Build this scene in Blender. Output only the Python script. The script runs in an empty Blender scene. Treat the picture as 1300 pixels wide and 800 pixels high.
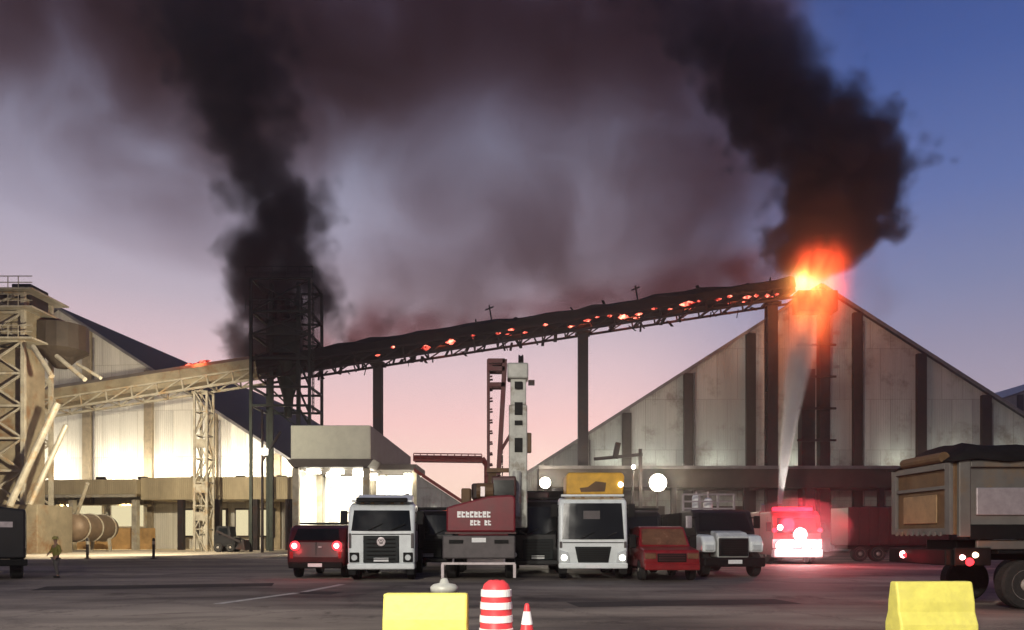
import bpy, bmesh, math, random
from mathutils import Vector, Matrix, noise
random.seed(7)
R = math.radians
S = bpy.context.scene
COL = S.collection
F, HC, HZ = 939.0, 1.6, 680.0          # focal length in photo pixels, eye height, horizon row

def at(px, py, Y):                     # photo pixel + distance -> world point
    return Vector(((px-650)/F*Y, Y, HC+(HZ-py)/F*Y))
def X(px, Y): return (px-650)/F*Y
def Z(py, Y): return HC+(HZ-py)/F*Y
def lin(r, g, b):
    f = lambda c: (c/12.92 if c <= .04045 else ((c+.055)/1.055)**2.4)
    return (f(r/255), f(g/255), f(b/255), 1)

# ------------------------------------------------------------------ materials
def newmat(name):
    m = bpy.data.materials.new(name); m.use_nodes = True
    nt = m.node_tree; nt.nodes.clear()
    out = nt.nodes.new('ShaderNodeOutputMaterial')
    return m, nt, out
def mat(name, col, rough=.6, metal=0, var=.25, scale=3, streak=None, bump=.0, bscale=40, coat=0, rust=None, wave=None, spec=.28, sheets=None):
    """worn surface: base colour broken up by two noises, optional vertical streaks, rust blotches, corrugation"""
    m, nt, out = newmat(name); N = nt.nodes; L = nt.links
    p = N.new('ShaderNodeBsdfPrincipled'); L.new(p.outputs[0], out.inputs[0])
    p.inputs['Roughness'].default_value = rough; p.inputs['Metallic'].default_value = metal
    p.inputs['Specular IOR Level'].default_value = spec if not coat else max(spec,.35)
    if coat: p.inputs['Coat Weight'].default_value = coat
    tc = N.new('ShaderNodeTexCoord')
    mp = N.new('ShaderNodeMapping'); L.new(tc.outputs['Object'], mp.inputs[0])
    if streak: mp.inputs['Scale'].default_value = streak
    nz = N.new('ShaderNodeTexNoise'); nz.inputs['Scale'].default_value = scale; nz.inputs['Detail'].default_value = 6; nz.inputs['Roughness'].default_value = .65
    L.new(mp.outputs[0], nz.inputs['Vector'])
    rp = N.new('ShaderNodeValToRGB'); L.new(nz.outputs['Fac'], rp.inputs[0])
    c = col[:3]
    rp.color_ramp.elements[0].position = .32; rp.color_ramp.elements[1].position = .68
    rp.color_ramp.elements[0].color = (*[v*(1-var) for v in c], 1)
    rp.color_ramp.elements[1].color = (*[min(1, v*(1+var*.6)) for v in c], 1)
    src = rp.outputs[0]
    if rust:
        n2 = N.new('ShaderNodeTexNoise'); n2.inputs['Scale'].default_value = scale*.6; n2.inputs['Detail'].default_value = 8; n2.inputs['Roughness'].default_value = .7
        L.new(tc.outputs['Object'], n2.inputs['Vector'])
        r2 = N.new('ShaderNodeValToRGB'); r2.color_ramp.elements[0].position = .52; r2.color_ramp.elements[1].position = .66
        L.new(n2.outputs['Fac'], r2.inputs[0])
        mx = N.new('ShaderNodeMix'); mx.data_type = 'RGBA'; L.new(r2.outputs[0], mx.inputs[0]); L.new(src, mx.inputs[6]); mx.inputs[7].default_value = (*rust, 1)
        src = mx.outputs[2]
    if sheets:
        sx = N.new('ShaderNodeSeparateXYZ'); L.new(tc.outputs['Object'], sx.inputs[0]); cx = N.new('ShaderNodeCombineXYZ'); L.new(sx.outputs[0], cx.inputs[0]); L.new(sx.outputs[2], cx.inputs[1])
        bk = N.new('ShaderNodeTexBrick'); L.new(cx.outputs[0], bk.inputs['Vector']); bk.offset = .5
        bk.inputs['Color1'].default_value = (.80,.80,.80,1); bk.inputs['Color2'].default_value = (1.06,1.05,1.03,1); bk.inputs['Mortar'].default_value = (.6,.57,.52,1)
        bk.inputs['Scale'].default_value = 1; bk.inputs['Mortar Size'].default_value = .035; bk.inputs['Brick Width'].default_value = sheets[0]; bk.inputs['Row Height'].default_value = sheets[1]
        mm = N.new('ShaderNodeMix'); mm.data_type = 'RGBA'; mm.blend_type = 'MULTIPLY'; mm.inputs[0].default_value = .8
        L.new(src, mm.inputs[6]); L.new(bk.outputs['Color'], mm.inputs[7]); src = mm.outputs[2]
    L.new(src, p.inputs['Base Color'])
    rr = N.new('ShaderNodeMapRange'); L.new(nz.outputs['Fac'], rr.inputs[0]); rr.inputs[3].default_value = max(.05, rough-.15); rr.inputs[4].default_value = min(1, rough+.15)
    L.new(rr.outputs[0], p.inputs['Roughness'])
    if bump or wave:
        h = None
        if wave:
            w = N.new('ShaderNodeTexWave'); w.wave_type = 'BANDS'; w.bands_direction = wave[0]; w.inputs['Scale'].default_value = wave[1]
            L.new(tc.outputs['Object'], w.inputs['Vector']); h = w.outputs['Fac']
        else:
            n3 = N.new('ShaderNodeTexNoise'); n3.inputs['Scale'].default_value = bscale; n3.inputs['Detail'].default_value = 5
            L.new(tc.outputs['Object'], n3.inputs['Vector']); h = n3.outputs['Fac']
        b = N.new('ShaderNodeBump'); b.inputs['Strength'].default_value = bump or .4; b.inputs['Distance'].default_value = .05
        L.new(h, b.inputs['Height']); L.new(b.outputs[0], p.inputs['Normal'])
    return m
def emit(name, col, strength):
    m, nt, out = newmat(name)
    e = nt.nodes.new('ShaderNodeEmission'); e.inputs[0].default_value = (*col[:3], 1); e.inputs[1].default_value = strength
    nt.links.new(e.outputs[0], out.inputs[0]); return m

M = {}
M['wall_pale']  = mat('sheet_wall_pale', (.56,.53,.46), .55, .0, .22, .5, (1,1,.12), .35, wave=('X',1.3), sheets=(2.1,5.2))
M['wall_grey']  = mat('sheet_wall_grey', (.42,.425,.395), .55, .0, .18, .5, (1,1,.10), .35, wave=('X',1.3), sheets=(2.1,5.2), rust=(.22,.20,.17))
M['pilaster_dark'] = mat('pilaster_dark', (.035,.026,.02), .6, .2, .3, 2)
M['pilaster_tan']  = mat('pilaster_tan', (.26,.21,.14), .6, .1, .25, 2)
M['roof']   = mat('roof_sheet', (.028,.024,.026), .8, .0, .3, .3, bump=.3, wave=('Y',1.0))
M['roof_edge'] = mat('roof_edge', (.20,.185,.18), .5, .4, .3, 1)
M['steel_dark'] = mat('dark_painted_steel', (.03,.024,.024), .55, .4, .35, 2, rust=(.05,.02,.012))
M['steel_cream'] = mat('cream_painted_steel', (.34,.305,.235), .5, .15, .3, 1.5, rust=(.30,.2,.1))
M['steel_green'] = mat('charred_green_steel', (.035,.042,.034), .55, .4, .4, 2)
M['steel_red'] = mat('red_oxide_steel', (.20,.028,.022), .5, .2, .3, 2)
M['jib'] = mat('dark_red_steel', (.07,.014,.016), .5, .2, .3, 2)
M['char'] = mat('charred_sheet', (.014,.011,.011), .8, .0, .5, 1.2, bump=.4, bscale=4)
M['belt_cream'] = mat('galvanised_gallery', (.27,.225,.15), .5, .3, .3, .8, rust=(.2,.11,.05))
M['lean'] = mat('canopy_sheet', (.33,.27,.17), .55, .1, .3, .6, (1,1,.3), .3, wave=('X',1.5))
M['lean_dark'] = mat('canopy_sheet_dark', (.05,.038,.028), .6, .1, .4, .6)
M['masonry'] = mat('stained_masonry', (.36,.22,.09), .85, 0, .35, .8, bump=.4, bscale=8)
M['asphalt'] = None
M['concrete'] = mat('pale_concrete', (.55,.47,.35), .85, 0, .3, .25, bump=.2, bscale=6)
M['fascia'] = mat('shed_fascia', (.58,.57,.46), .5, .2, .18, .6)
M['fascia_shaded'] = mat('shed_fascia_shaded', (.075,.06,.052), .5, .2, .3, .6)  # the fascia again, with the shade of its side put into the colour
M['white_wall'] = mat('whitewashed_sheet', (.75,.73,.66), .6, 0, .18, .8, (1,1,.2))
M['white'] = mat('white_truck_paint', (.72,.76,.76), .32, 0, .12, 2.2, coat=.5)
M['white_dirty'] = mat('dusty_white_paint', (.55,.57,.55), .4, 0, .3, 2.5, coat=.2)
M['boom'] = mat('pale_boom_paint', (.42,.42,.38), .45, .1, .3, 2.5, rust=(.2,.17,.13))
M['black'] = mat('black_plastic', (.006,.006,.006), .55, 0, .4, 6, spec=.12)
M['grille'] = mat('grille_black', (.006,.010,.011), .45, .0, .4, 8, spec=.2)
M['tyre'] = mat('tyre_rubber', (.018,.017,.016), .85, 0, .4, 12, bump=.3, bscale=30)
M['rim'] = mat('dusty_rim', (.30,.27,.24), .5, .5, .3, 8)
M['glass'] = mat('dark_glass', (.005,.007,.008), .12, 0, .3, 1.5, spec=.35)
M['glass_brown'] = mat('brown_reflection_glass', (.16,.075,.04), .25, 0, .5, 2.2, coat=.5)  # brown reflection put into the glass colour; pickup headlights reuse it
M['red'] = mat('red_vehicle_paint', (.19,.006,.008), .32, 0, .25, 2, coat=.5)
M['crane_red'] = mat('crane_red_paint', (.16,.009,.018), .42, 0, .28, 1.8, coat=.1)
M['dark_red'] = mat('dark_red_paint', (.045,.005,.006), .4, 0, .3, 2, coat=.3)
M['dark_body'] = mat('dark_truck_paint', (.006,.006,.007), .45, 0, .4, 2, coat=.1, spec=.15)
M['grey_bumper'] = mat('grey_bumper_paint', (.09,.078,.08), .5, .2, .3, 2.5)
M['chrome'] = mat('worn_chrome', (.42,.37,.38), .4, .6, .2, 5)
M['plate'] = mat('number_plate_white', (.75,.75,.75), .4, 0, .1, 10)
M['yellow'] = mat('yellow_machine_paint', (.62,.34,.03), .45, 0, .25, 2.2, coat=.2)
M['barrier'] = mat('yellow_barrier_plastic', (.86,.78,.17), .5, 0, .16, 3, bump=.15, bscale=9, rust=(.76,.68,.17))
M['drum_red'] = mat('red_orange_plastic', (.75,.06,.07), .45, 0, .15, 4)
M['reflect'] = mat('white_reflective', (.88,.86,.85), .35, 0, .06, 6)
M['tip_side'] = mat('tipper_side_grey', (.125,.115,.105), .5, .25, .25, 1.4, rust=(.16,.11,.07))
M['tip_rear'] = mat('tipper_rear_rusty', (.12,.07,.035), .6, .15, .35, 2.2, rust=(.10,.045,.02))
M['tip_panel'] = mat('tipper_rear_panel', (.26,.16,.08), .55, .1, .3, 3)
M['cargo'] = mat('dark_cargo_cover', (.008,.007,.007), .95, 0, .5, 2, spec=.02)
M['tarp'] = mat('black_tarpaulin', (.007,.006,.006), .8, 0, .5, 3, bump=.5, bscale=5, spec=.1)
M['skin'] = mat('skin', (.32,.19,.13), .6, 0, .1, 10)
M['vest'] = mat('hivis_jacket', (.22,.20,.05), .8, 0, .25, 8)
M['trouser'] = mat('grey_trousers', (.10,.09,.085), .9, 0, .25, 8)
M['helmet'] = mat('helmet', (.30,.26,.08), .4, 0, .1, 8)
M['shoe'] = mat('shoe', (.02,.018,.016), .7)
M['paint_line'] = mat('worn_road_paint', (.42,.40,.37), .7, 0, .45, 5)
M['tank'] = mat('brown_tank_paint', (.16,.11,.07), .55, .2, .3, 1.5)
M['lamp'] = emit('floodlight_glow', (1,.93,.78), 26)
M['lamp_small'] = emit('small_lamp_glow', (1,.95,.82), 8)
M['tail'] = emit('tail_light_red', (1,.03,.04), 4)
M['tail_hot'] = emit('tail_light_core', (1,.45,.42), 8)
M['beacon'] = emit('emergency_beacon_red', (1,.015,.04), 5)
M['headlamp'] = emit('emergency_headlamp', (1,.86,.84), 16)
M['marker'] = emit('amber_marker_light', (1,.62,.38), 6)
M['lens'] = mat('headlight_lens', (.7,.75,.76), .12, .3, .1, 8, coat=.6)
M['lit_window'] = emit('lit_window', (1,.86,.52), .85)

def ember_mat():
    m, nt, out = newmat('glowing_ember'); N = nt.nodes; L = nt.links
    tc = N.new('ShaderNodeTexCoord'); nz = N.new('ShaderNodeTexNoise'); nz.inputs['Scale'].default_value = 2.2; nz.inputs['Detail'].default_value = 4
    L.new(tc.outputs['Object'], nz.inputs['Vector'])
    r = N.new('ShaderNodeValToRGB'); e = r.color_ramp.elements
    e[0].position = .38; e[0].color = (.35,.005,.006,1); e[1].position = .66; e[1].color = (1,.22,.14,1)
    L.new(nz.outputs['Fac'], r.inputs[0])
    s = N.new('ShaderNodeMapRange'); s.inputs[1].default_value = .35; s.inputs[2].default_value = .7; s.inputs[3].default_value = .4; s.inputs[4].default_value = 7
    L.new(nz.outputs['Fac'], s.inputs[0])
    em = N.new('ShaderNodeEmission'); L.new(r.outputs[0], em.inputs[0]); L.new(s.outputs[0], em.inputs[1]); L.new(em.outputs[0], out.inputs[0]); return m
M['ember'] = ember_mat()

def asphalt_mat():
    m, nt, out = newmat('asphalt_yard'); N = nt.nodes; L = nt.links
    p = N.new('ShaderNodeBsdfPrincipled'); L.new(p.outputs[0], out.inputs[0])
    tc = N.new('ShaderNodeTexCoord')
    mp = N.new('ShaderNodeMapping'); mp.inputs['Scale'].default_value = (.05,.16,1); mp.inputs['Rotation'].default_value = (0,0,R(14)); L.new(tc.outputs['Object'], mp.inputs[0])
    a = N.new('ShaderNodeTexNoise'); a.inputs['Scale'].default_value = 1.6; a.inputs['Detail'].default_value = 7; a.inputs['Roughness'].default_value = .6; L.new(mp.outputs[0], a.inputs['Vector'])
    b = N.new('ShaderNodeTexNoise'); b.inputs['Scale'].default_value = 9; b.inputs['Detail'].default_value = 8; b.inputs['Roughness'].default_value = .75; L.new(tc.outputs['Object'], b.inputs['Vector'])
    r = N.new('ShaderNodeValToRGB'); e = r.color_ramp.elements
    e[0].position = .38; e[0].color = (.055,.046,.042,1); e[1].position = .62; e[1].color = (.29,.245,.205,1)
    L.new(a.outputs['Fac'], r.inputs[0])
    mx = N.new('ShaderNodeMix'); mx.data_type = 'RGBA'; mx.blend_type = 'MULTIPLY'; mx.inputs[0].default_value = .6
    r2 = N.new('ShaderNodeValToRGB'); r2.color_ramp.elements[0].color = (.55,.55,.55,1); r2.color_ramp.elements[1].color = (1.2,1.2,1.2,1); L.new(b.outputs['Fac'], r2.inputs[0])
    L.new(r.outputs[0], mx.inputs[6]); L.new(r2.outputs[0], mx.inputs[7])
    # oil stains and cracks
    st = N.new('ShaderNodeTexNoise'); st.inputs['Scale'].default_value = .42; st.inputs['Detail'].default_value = 6; st.inputs['Roughness'].default_value = .7; st.inputs['Distortion'].default_value = .6; L.new(tc.outputs['Object'], st.inputs['Vector'])
    r3 = N.new('ShaderNodeValToRGB'); r3.color_ramp.elements[0].position = .57; r3.color_ramp.elements[0].color = (1,1,1,1); r3.color_ramp.elements[1].position = .66; r3.color_ramp.elements[1].color = (.38,.36,.36,1); L.new(st.outputs['Fac'], r3.inputs[0])
    m2 = N.new('ShaderNodeMix'); m2.data_type = 'RGBA'; m2.blend_type = 'MULTIPLY'; m2.inputs[0].default_value = .85; L.new(mx.outputs[2], m2.inputs[6]); L.new(r3.outputs[0], m2.inputs[7])
    wz = N.new('ShaderNodeVectorMath'); wz.operation = 'MULTIPLY_ADD'; wz.inputs[1].default_value = (1.5,1.5,1.5); L.new(b.outputs['Color'], wz.inputs[0]); L.new(tc.outputs['Object'], wz.inputs[2])
    vc = N.new('ShaderNodeTexVoronoi'); vc.feature = 'DISTANCE_TO_EDGE'; vc.inputs['Scale'].default_value = .28; L.new(wz.outputs[0], vc.inputs['Vector'])
    r4 = N.new('ShaderNodeValToRGB'); r4.color_ramp.elements[0].position = .004; r4.color_ramp.elements[0].color = (.3,.28,.28,1); r4.color_ramp.elements[1].position = .014; r4.color_ramp.elements[1].color = (1,1,1,1); L.new(vc.outputs['Distance'], r4.inputs[0])
    m3 = N.new('ShaderNodeMix'); m3.data_type = 'RGBA'; m3.blend_type = 'MULTIPLY'; m3.inputs[0].default_value = .7; L.new(m2.outputs[2], m3.inputs[6]); L.new(r4.outputs[0], m3.inputs[7])
    L.new(m3.outputs[2], p.inputs['Base Color'])
    rr = N.new('ShaderNodeMapRange'); L.new(a.outputs['Fac'], rr.inputs[0]); rr.inputs[1].default_value = .3; rr.inputs[2].default_value = .7; rr.inputs[3].default_value = .62; rr.inputs[4].default_value = .9; p.inputs['Specular IOR Level'].default_value = .18
    L.new(rr.outputs[0], p.inputs['Roughness'])
    bp = N.new('ShaderNodeBump'); bp.inputs['Strength'].default_value = .35; bp.inputs['Distance'].default_value = .02; L.new(b.outputs['Fac'], bp.inputs['Height']); L.new(bp.outputs[0], p.inputs['Normal'])
    return m
M['asphalt'] = asphalt_mat()

# ------------------------------------------------------------------ mesh helpers
class MB:
    def __init__(self): self.v = []; self.f = []
    def add(self, vs, fs):
        o = len(self.v); self.v += [tuple(v) for v in vs]; self.f += [tuple(i+o for i in f) for f in fs]; return self
    def box(self, x0, x1, y0, y1, z0, z1):
        vs = [(x,y,z) for z in (z0,z1) for y in (y0,y1) for x in (x0,x1)]
        return self.add(vs, [(0,2,3,1),(4,5,7,6),(0,1,5,4),(2,6,7,3),(0,4,6,2),(1,3,7,5)])
    def bar(self, p, q, w, h=None):
        p = Vector(p); q = Vector(q); h = h or w
        d = (q-p).normalized(); up = Vector((0,0,1)) if abs(d.z) < .95 else Vector((0,1,0))
        s = d.cross(up).normalized(); u = s.cross(d).normalized()
        vs = []
        for c in (p, q):
            for a, b in ((-1,-1),(1,-1),(1,1),(-1,1)): vs.append(c+s*a*w/2+u*b*h/2)
        return self.add(vs, [(3,2,1,0),(4,5,6,7),(0,1,5,4),(1,2,6,5),(2,3,7,6),(3,0,4,7)])
    def tube(self, p, q, r, n=12, r2=None):
        p = Vector(p); q = Vector(q); r2 = r if r2 is None else r2
        d = (q-p).normalized(); up = Vector((0,0,1)) if abs(d.z) < .95 else Vector((0,1,0))
        s = d.cross(up).normalized(); u = s.cross(d).normalized(); vs = []
        for c, rr in ((p,r),(q,r2)):
            for i in range(n):
                a = 2*math.pi*i/n; vs.append(c+(s*math.cos(a)+u*math.sin(a))*rr)
        return self.add(vs, [tuple(range(n-1,-1,-1)), tuple(range(n,2*n))]+[(i,(i+1)%n,n+(i+1)%n,n+i) for i in range(n)])
    def prism(self, poly, axis, a, b):            # polygon in the two other axes, extruded along axis
        n = len(poly); vs = []
        for t in (a, b):
            for (u, w) in poly:
                vs.append((t,u,w) if axis == 'x' else (u,t,w) if axis == 'y' else (u,w,t))
        return self.add(vs, [tuple(range(n-1,-1,-1)), tuple(range(n,2*n))]+[(i,(i+1)%n,n+(i+1)%n,n+i) for i in range(n)])
    def lathe(self, prof, c, n=24, axis='z'):
        vs = []; k = len(prof)
        for (r, t) in prof:
            for i in range(n):
                a = 2*math.pi*i/n; x, y = r*math.cos(a), r*math.sin(a)
                q = (x,y,t) if axis == 'z' else (x,t,y) if axis == 'y' else (t,x,y)
                vs.append((c[0]+q[0], c[1]+q[1], c[2]+q[2]))
        fs = [(j*n+i, j*n+(i+1)%n, (j+1)*n+(i+1)%n, (j+1)*n+i) for j in range(k-1) for i in range(n)]
        fs += [tuple(range(n-1,-1,-1)), tuple((k-1)*n+i for i in range(n))]
        return self.add(vs, fs)
    def build(self, name, m, parent=None, bevel=0, smooth=False, loc=None):
        me = bpy.data.meshes.new(name); me.from_pydata(self.v, [], self.f)
        bm = bmesh.new(); bm.from_mesh(me); bmesh.ops.recalc_face_normals(bm, faces=bm.faces); bm.to_mesh(me); bm.free()
        me.materials.append(M[m] if isinstance(m, str) else m)
        o = bpy.data.objects.new(name, me); COL.objects.link(o)
        if parent: o.parent = parent
        if loc is not None: o.location = loc
        if smooth:
            for p in me.polygons: p.use_smooth = True
        if bevel:
            b = o.modifiers.new('bevel', 'BEVEL'); b.width = bevel; b.segments = 2; b.limit_method = 'ANGLE'; b.angle_limit = R(35)
            b.harden_normals = False
        return o
def B(*a): return MB().box(*a)
def tag(o, label=None, cat=None, group=None, kind=None):
    for k, v in (('label',label),('category',cat),('group',group),('kind',kind)):
        if v: o[k] = v
    return o
def thing(name, loc, label, cat, rz=0, group=None):
    o = bpy.data.objects.new(name, None); COL.objects.link(o); o.location = loc; o.rotation_euler = (0,0,rz); o.empty_display_size = .5
    return tag(o, label, cat, group)
def copy_tree(o, parent=None):
    c = o.copy(); COL.objects.link(c)
    if parent: c.parent = parent
    for ch in [k for k in bpy.data.objects if k.parent == o]: copy_tree(ch, c)
    return c
def light(kind, name, loc, power, col=(1,.86,.66), target=None, size=1, spot=100, blend=.5, parent=None, sy=None):
    d = bpy.data.lights.new(name, kind); d.energy = power; d.color = col
    if kind == 'AREA':
        d.size = size
        if sy: d.shape = 'RECTANGLE'; d.size_y = sy
    elif kind == 'SPOT': d.spot_size = R(spot); d.spot_blend = blend; d.shadow_soft_size = size
    else: d.shadow_soft_size = size
    o = bpy.data.objects.new(name, d); COL.objects.link(o); o.location = loc
    if target is not None: o.rotation_euler = (Vector(target)-Vector(loc)).to_track_quat('-Z','Y').to_euler()
    if parent: o.parent = parent
    return o

# ------------------------------------------------------------------ camera, world, render
cam = bpy.data.cameras.new('camera'); co = bpy.data.objects.new('camera', cam); COL.objects.link(co)
co.location = (0,0,HC); co.rotation_euler = (R(90),0,0)
cam.sensor_width = 36; cam.lens = F/1300*36; cam.shift_y = (HZ-400)/1300; cam.clip_end = 6000; cam.clip_start = .1
S.camera = co
S.view_settings.view_transform = 'Standard'; S.view_settings.look = 'None'; S.view_settings.gamma = 1; S.view_settings.exposure = 0
S.cycles.max_bounces = 6; S.cycles.diffuse_bounces = 3; S.cycles.glossy_bounces = 3; S.cycles.volume_bounces = 0
S.cycles.transparent_max_bounces = 24; S.cycles.volume_step_rate = 1; S.cycles.volume_max_steps = 256
S.cycles.use_denoising = True; S.cycles.use_adaptive_sampling = True; S.cycles.adaptive_threshold = .025; S.cycles.sample_clamp_indirect = 6; S.cycles.sample_clamp_direct = 0

class NT:                                             # small node-maths language
    def __init__(self, nt): self.nt = nt
    def put(self, s, v):
        if isinstance(v, (int, float)): s.default_value = v
        else: self.nt.links.new(v, s)
    def m(self, op, a, b=None, c=None, clamp=False):
        n = self.nt.nodes.new('ShaderNodeMath'); n.operation = op; n.use_clamp = clamp
        for i, v in enumerate((a,b,c)):
            if v is not None: self.put(n.inputs[i], v)
        return n.outputs[0]
    def smooth(self, v, lo, hi, a=0., b=1.):
        n = self.nt.nodes.new('ShaderNodeMapRange'); n.interpolation_type = 'SMOOTHSTEP'
        for i, q in enumerate((v, lo, hi, a, b)): self.put(n.inputs[i], q)
        return n.outputs[0]
    def noise(self, vec, scale, detail=3, rough=.55, dist=0):
        n = self.nt.nodes.new('ShaderNodeTexNoise'); n.inputs['Scale'].default_value = scale; n.inputs['Detail'].default_value = detail
        n.inputs['Roughness'].default_value = rough; n.inputs['Distortion'].default_value = dist
        if vec is not None: self.nt.links.new(vec, n.inputs['Vector'])
        return n.outputs['Fac']
    def curve(self, v, pts):
        n = self.nt.nodes.new('ShaderNodeFloatCurve'); c = n.mapping.curves[0]
        while len(c.points) < len(pts): c.points.new(.5, .5)
        for p, (a, b) in zip(c.points, pts): p.location = (a, b); p.handle_type = 'AUTO_CLAMPED'
        n.mapping.update(); self.put(n.inputs['Value'], v); return n.outputs[0]

w = bpy.data.worlds.new('World'); S.world = w; w.use_nodes = True
nt = w.node_tree; nt.nodes.clear(); q = NT(nt)
wo = nt.nodes.new('ShaderNodeOutputWorld'); bg = nt.nodes.new('ShaderNodeBackground'); nt.links.new(bg.outputs[0], wo.inputs[0])
tc = nt.nodes.new('ShaderNodeTexCoord'); sp = nt.nodes.new('ShaderNodeSeparateXYZ'); nt.links.new(tc.outputs['Generated'], sp.inputs[0])
hx = q.m('SQRT', q.m('ADD', q.m('MULTIPLY', sp.outputs[0], sp.outputs[0]), q.m('MULTIPLY', sp.outputs[1], sp.outputs[1])))
el = q.m('DIVIDE', q.m('ARCTAN2', sp.outputs[2], hx), math.pi/2)         # 0 horizon .. 1 zenith
az = q.m('ARCTAN2', sp.outputs[0], sp.outputs[1])                        # 0 towards the glow
def sky_ramp(stops):
    r = nt.nodes.new('ShaderNodeValToRGB'); e = r.color_ramp.elements
    while len(e) < len(stops): e.new(.5)
    for k, (p, c) in zip(e, stops): k.position = p; k.color = lin(*c)
    nt.links.new(el, r.inputs[0]); return r.outputs[0]
def E(py): return math.atan((HZ-py)/F)/(math.pi/2)
warm = sky_ramp([(0,(255,226,205)), (E(600),(255,218,204)), (E(540),(250,203,199)), (E(470),(226,195,200)), (E(400),(190,177,190)), (E(320),(164,160,180)), (E(200),(138,142,166)), (E(0),(104,110,144)), (.8,(52,66,120)), (1,(46,60,112))])
cool = sky_ramp([(0,(235,190,180)), (E(560),(178,162,176)), (E(470),(148,143,168)), (E(400),(122,130,168)), (E(300),(92,112,168)), (E(150),(62,87,150)), (E(0),(46,68,130)), (.8,(36,52,104)), (1,(36,52,100))])
fac = q.smooth(q.m('ADD', az, 0), .10, .46)
fac2 = q.smooth(q.m('MULTIPLY', az, -1), .75, 1.7)
fac = q.m('MAXIMUM', fac, fac2)
mx = nt.nodes.new('ShaderNodeMix'); mx.data_type = 'RGBA'; nt.links.new(fac, mx.inputs[0]); nt.links.new(warm, mx.inputs[6]); nt.links.new(cool, mx.inputs[7])
# the part of the sky behind the camera has already gone dark; a trace of the physical sky is added on top
back = q.smooth(q.m('ABSOLUTE', az), 1.1, 2.4, 1, .38)
sc_ = nt.nodes.new('ShaderNodeVectorMath'); sc_.operation = 'SCALE'; nt.links.new(mx.outputs[2], sc_.inputs[0]); nt.links.new(back, sc_.inputs['Scale'])
nis = nt.nodes.new('ShaderNodeTexSky'); nis.sky_type = 'NISHITA'; nis.sun_disc = False; nis.sun_elevation = R(-2); nis.sun_rotation = 0
s2 = nt.nodes.new('ShaderNodeVectorMath'); s2.operation = 'SCALE'; nt.links.new(nis.outputs[0], s2.inputs[0]); s2.inputs['Scale'].default_value = .05
ad = nt.nodes.new('ShaderNodeVectorMath'); ad.operation = 'ADD'; nt.links.new(sc_.outputs[0], ad.inputs[0]); nt.links.new(s2.outputs[0], ad.inputs[1])
nt.links.new(ad.outputs[0], bg.inputs[0]); bg.inputs[1].default_value = 1.1

# ------------------------------------------------------------------ ground
g = MB()
n = 40
g.add([(-1500,-60,0),(1500,-60,0),(1500,3000,0),(-1500,3000,0)], [(0,1,2,3)])
tag(g.build('ground', 'asphalt'), kind='structure')
ap = B(-75,-17.6,52,140,0,.12).build('concrete_apron', 'concrete', bevel=.03); tag(ap, kind='structure')
k = MB(); k.bar((-75,51.85,.07),(-17.6,51.85,.07),.3,.16); tag(k.build('kerb', 'concrete', bevel=.02), kind='structure')
ml = MB()
for a, b in (((-6.9,17.3),(-6.0,20.6)), ((-5.9,21.0),(-5.55,24.2))):
    d = Vector((b[0]-a[0], b[1]-a[1])).normalized(); s = Vector((d.y,-d.x))*.12
    ml.add([(a[0]-s.x,a[1]-s.y,.004),(a[0]+s.x,a[1]+s.y,.004),(b[0]+s.x,b[1]+s.y,.004),(b[0]-s.x,b[1]-s.y,.004)], [(0,1,2,3)])
tag(ml.build('road_marking', 'paint_line'), kind='structure')

pm = mat('asphalt_repair', (.045,.04,.038), .85, 0, .3, 3, bump=.3, bscale=20, spec=.12)
for nm, pts in (('asphalt_patch', [(-5.9,20.2),(-4.9,20.0),(-4.75,21.0),(-5.8,21.2)]), ('asphalt_patch', [(1.5,16.5),(6.8,17.3),(6.6,18.6),(1.3,17.7)]), ('asphalt_patch', [(-14,21.5),(-7.6,23.4),(-8.0,24.9),(-14.6,23.2)])):
    q_ = MB(); q_.add([(x,y,.004) for x, y in pts], [tuple(range(4))]); tag(q_.build(nm, pm), kind='structure')
# ------------------------------------------------------------------ grain warehouses
def warehouse(loc, rz, label, hw, zr, slope, length, wallm, pilm, offs, pw):
    t = thing('warehouse', loc, label, 'warehouse', rz)
    ze = zr-hw*slope
    MB().prism([(-hw,0),(hw,0),(hw,ze),(0,zr),(-hw,ze)], 'y', 0, length).build('wall', wallm, t)
    r = MB(); th = .28; ov = .5
    for s in (-1,1):
        xe = s*(hw+1.2)
        r.prism([(0,zr+.02),(xe,zr+.02-abs(xe)*slope),(xe,zr+.02-abs(xe)*slope+th),(0,zr+.02+th)], 'y', -ov, length+ov)
    rf = r.build('roof', 'roof', t)
    e = MB()
    for s in (-1,1):
        xe = s*(hw+1.2)
        e.bar((s*.1,-ov-.06,zr+.14-.1*slope),(xe,-ov-.06,zr+.14-abs(xe)*slope),.1,.3)
    e.build('edge_trim', 'roof_edge', rf)
    for x in offs:
        B(x-pw/2,x+pw/2,-.45,-.004,0,zr-abs(x)*slope-.25).build('pilaster', pilm, t, bevel=.02)
    for x in offs[::2]:
        MB().tube((x+pw*.75,-.16,0),(x+pw*.75,-.16,zr-abs(x+pw*.75)*slope-.6),.1,8).build('downpipe', 'roof_edge', t)
    return t, ze
YL = 84
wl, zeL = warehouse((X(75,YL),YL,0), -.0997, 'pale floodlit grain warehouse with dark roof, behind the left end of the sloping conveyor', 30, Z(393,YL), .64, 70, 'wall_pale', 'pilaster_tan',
    [o/11.18 for o in (-290,-205,-120,-40,40,122,206,288)], .95)
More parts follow.
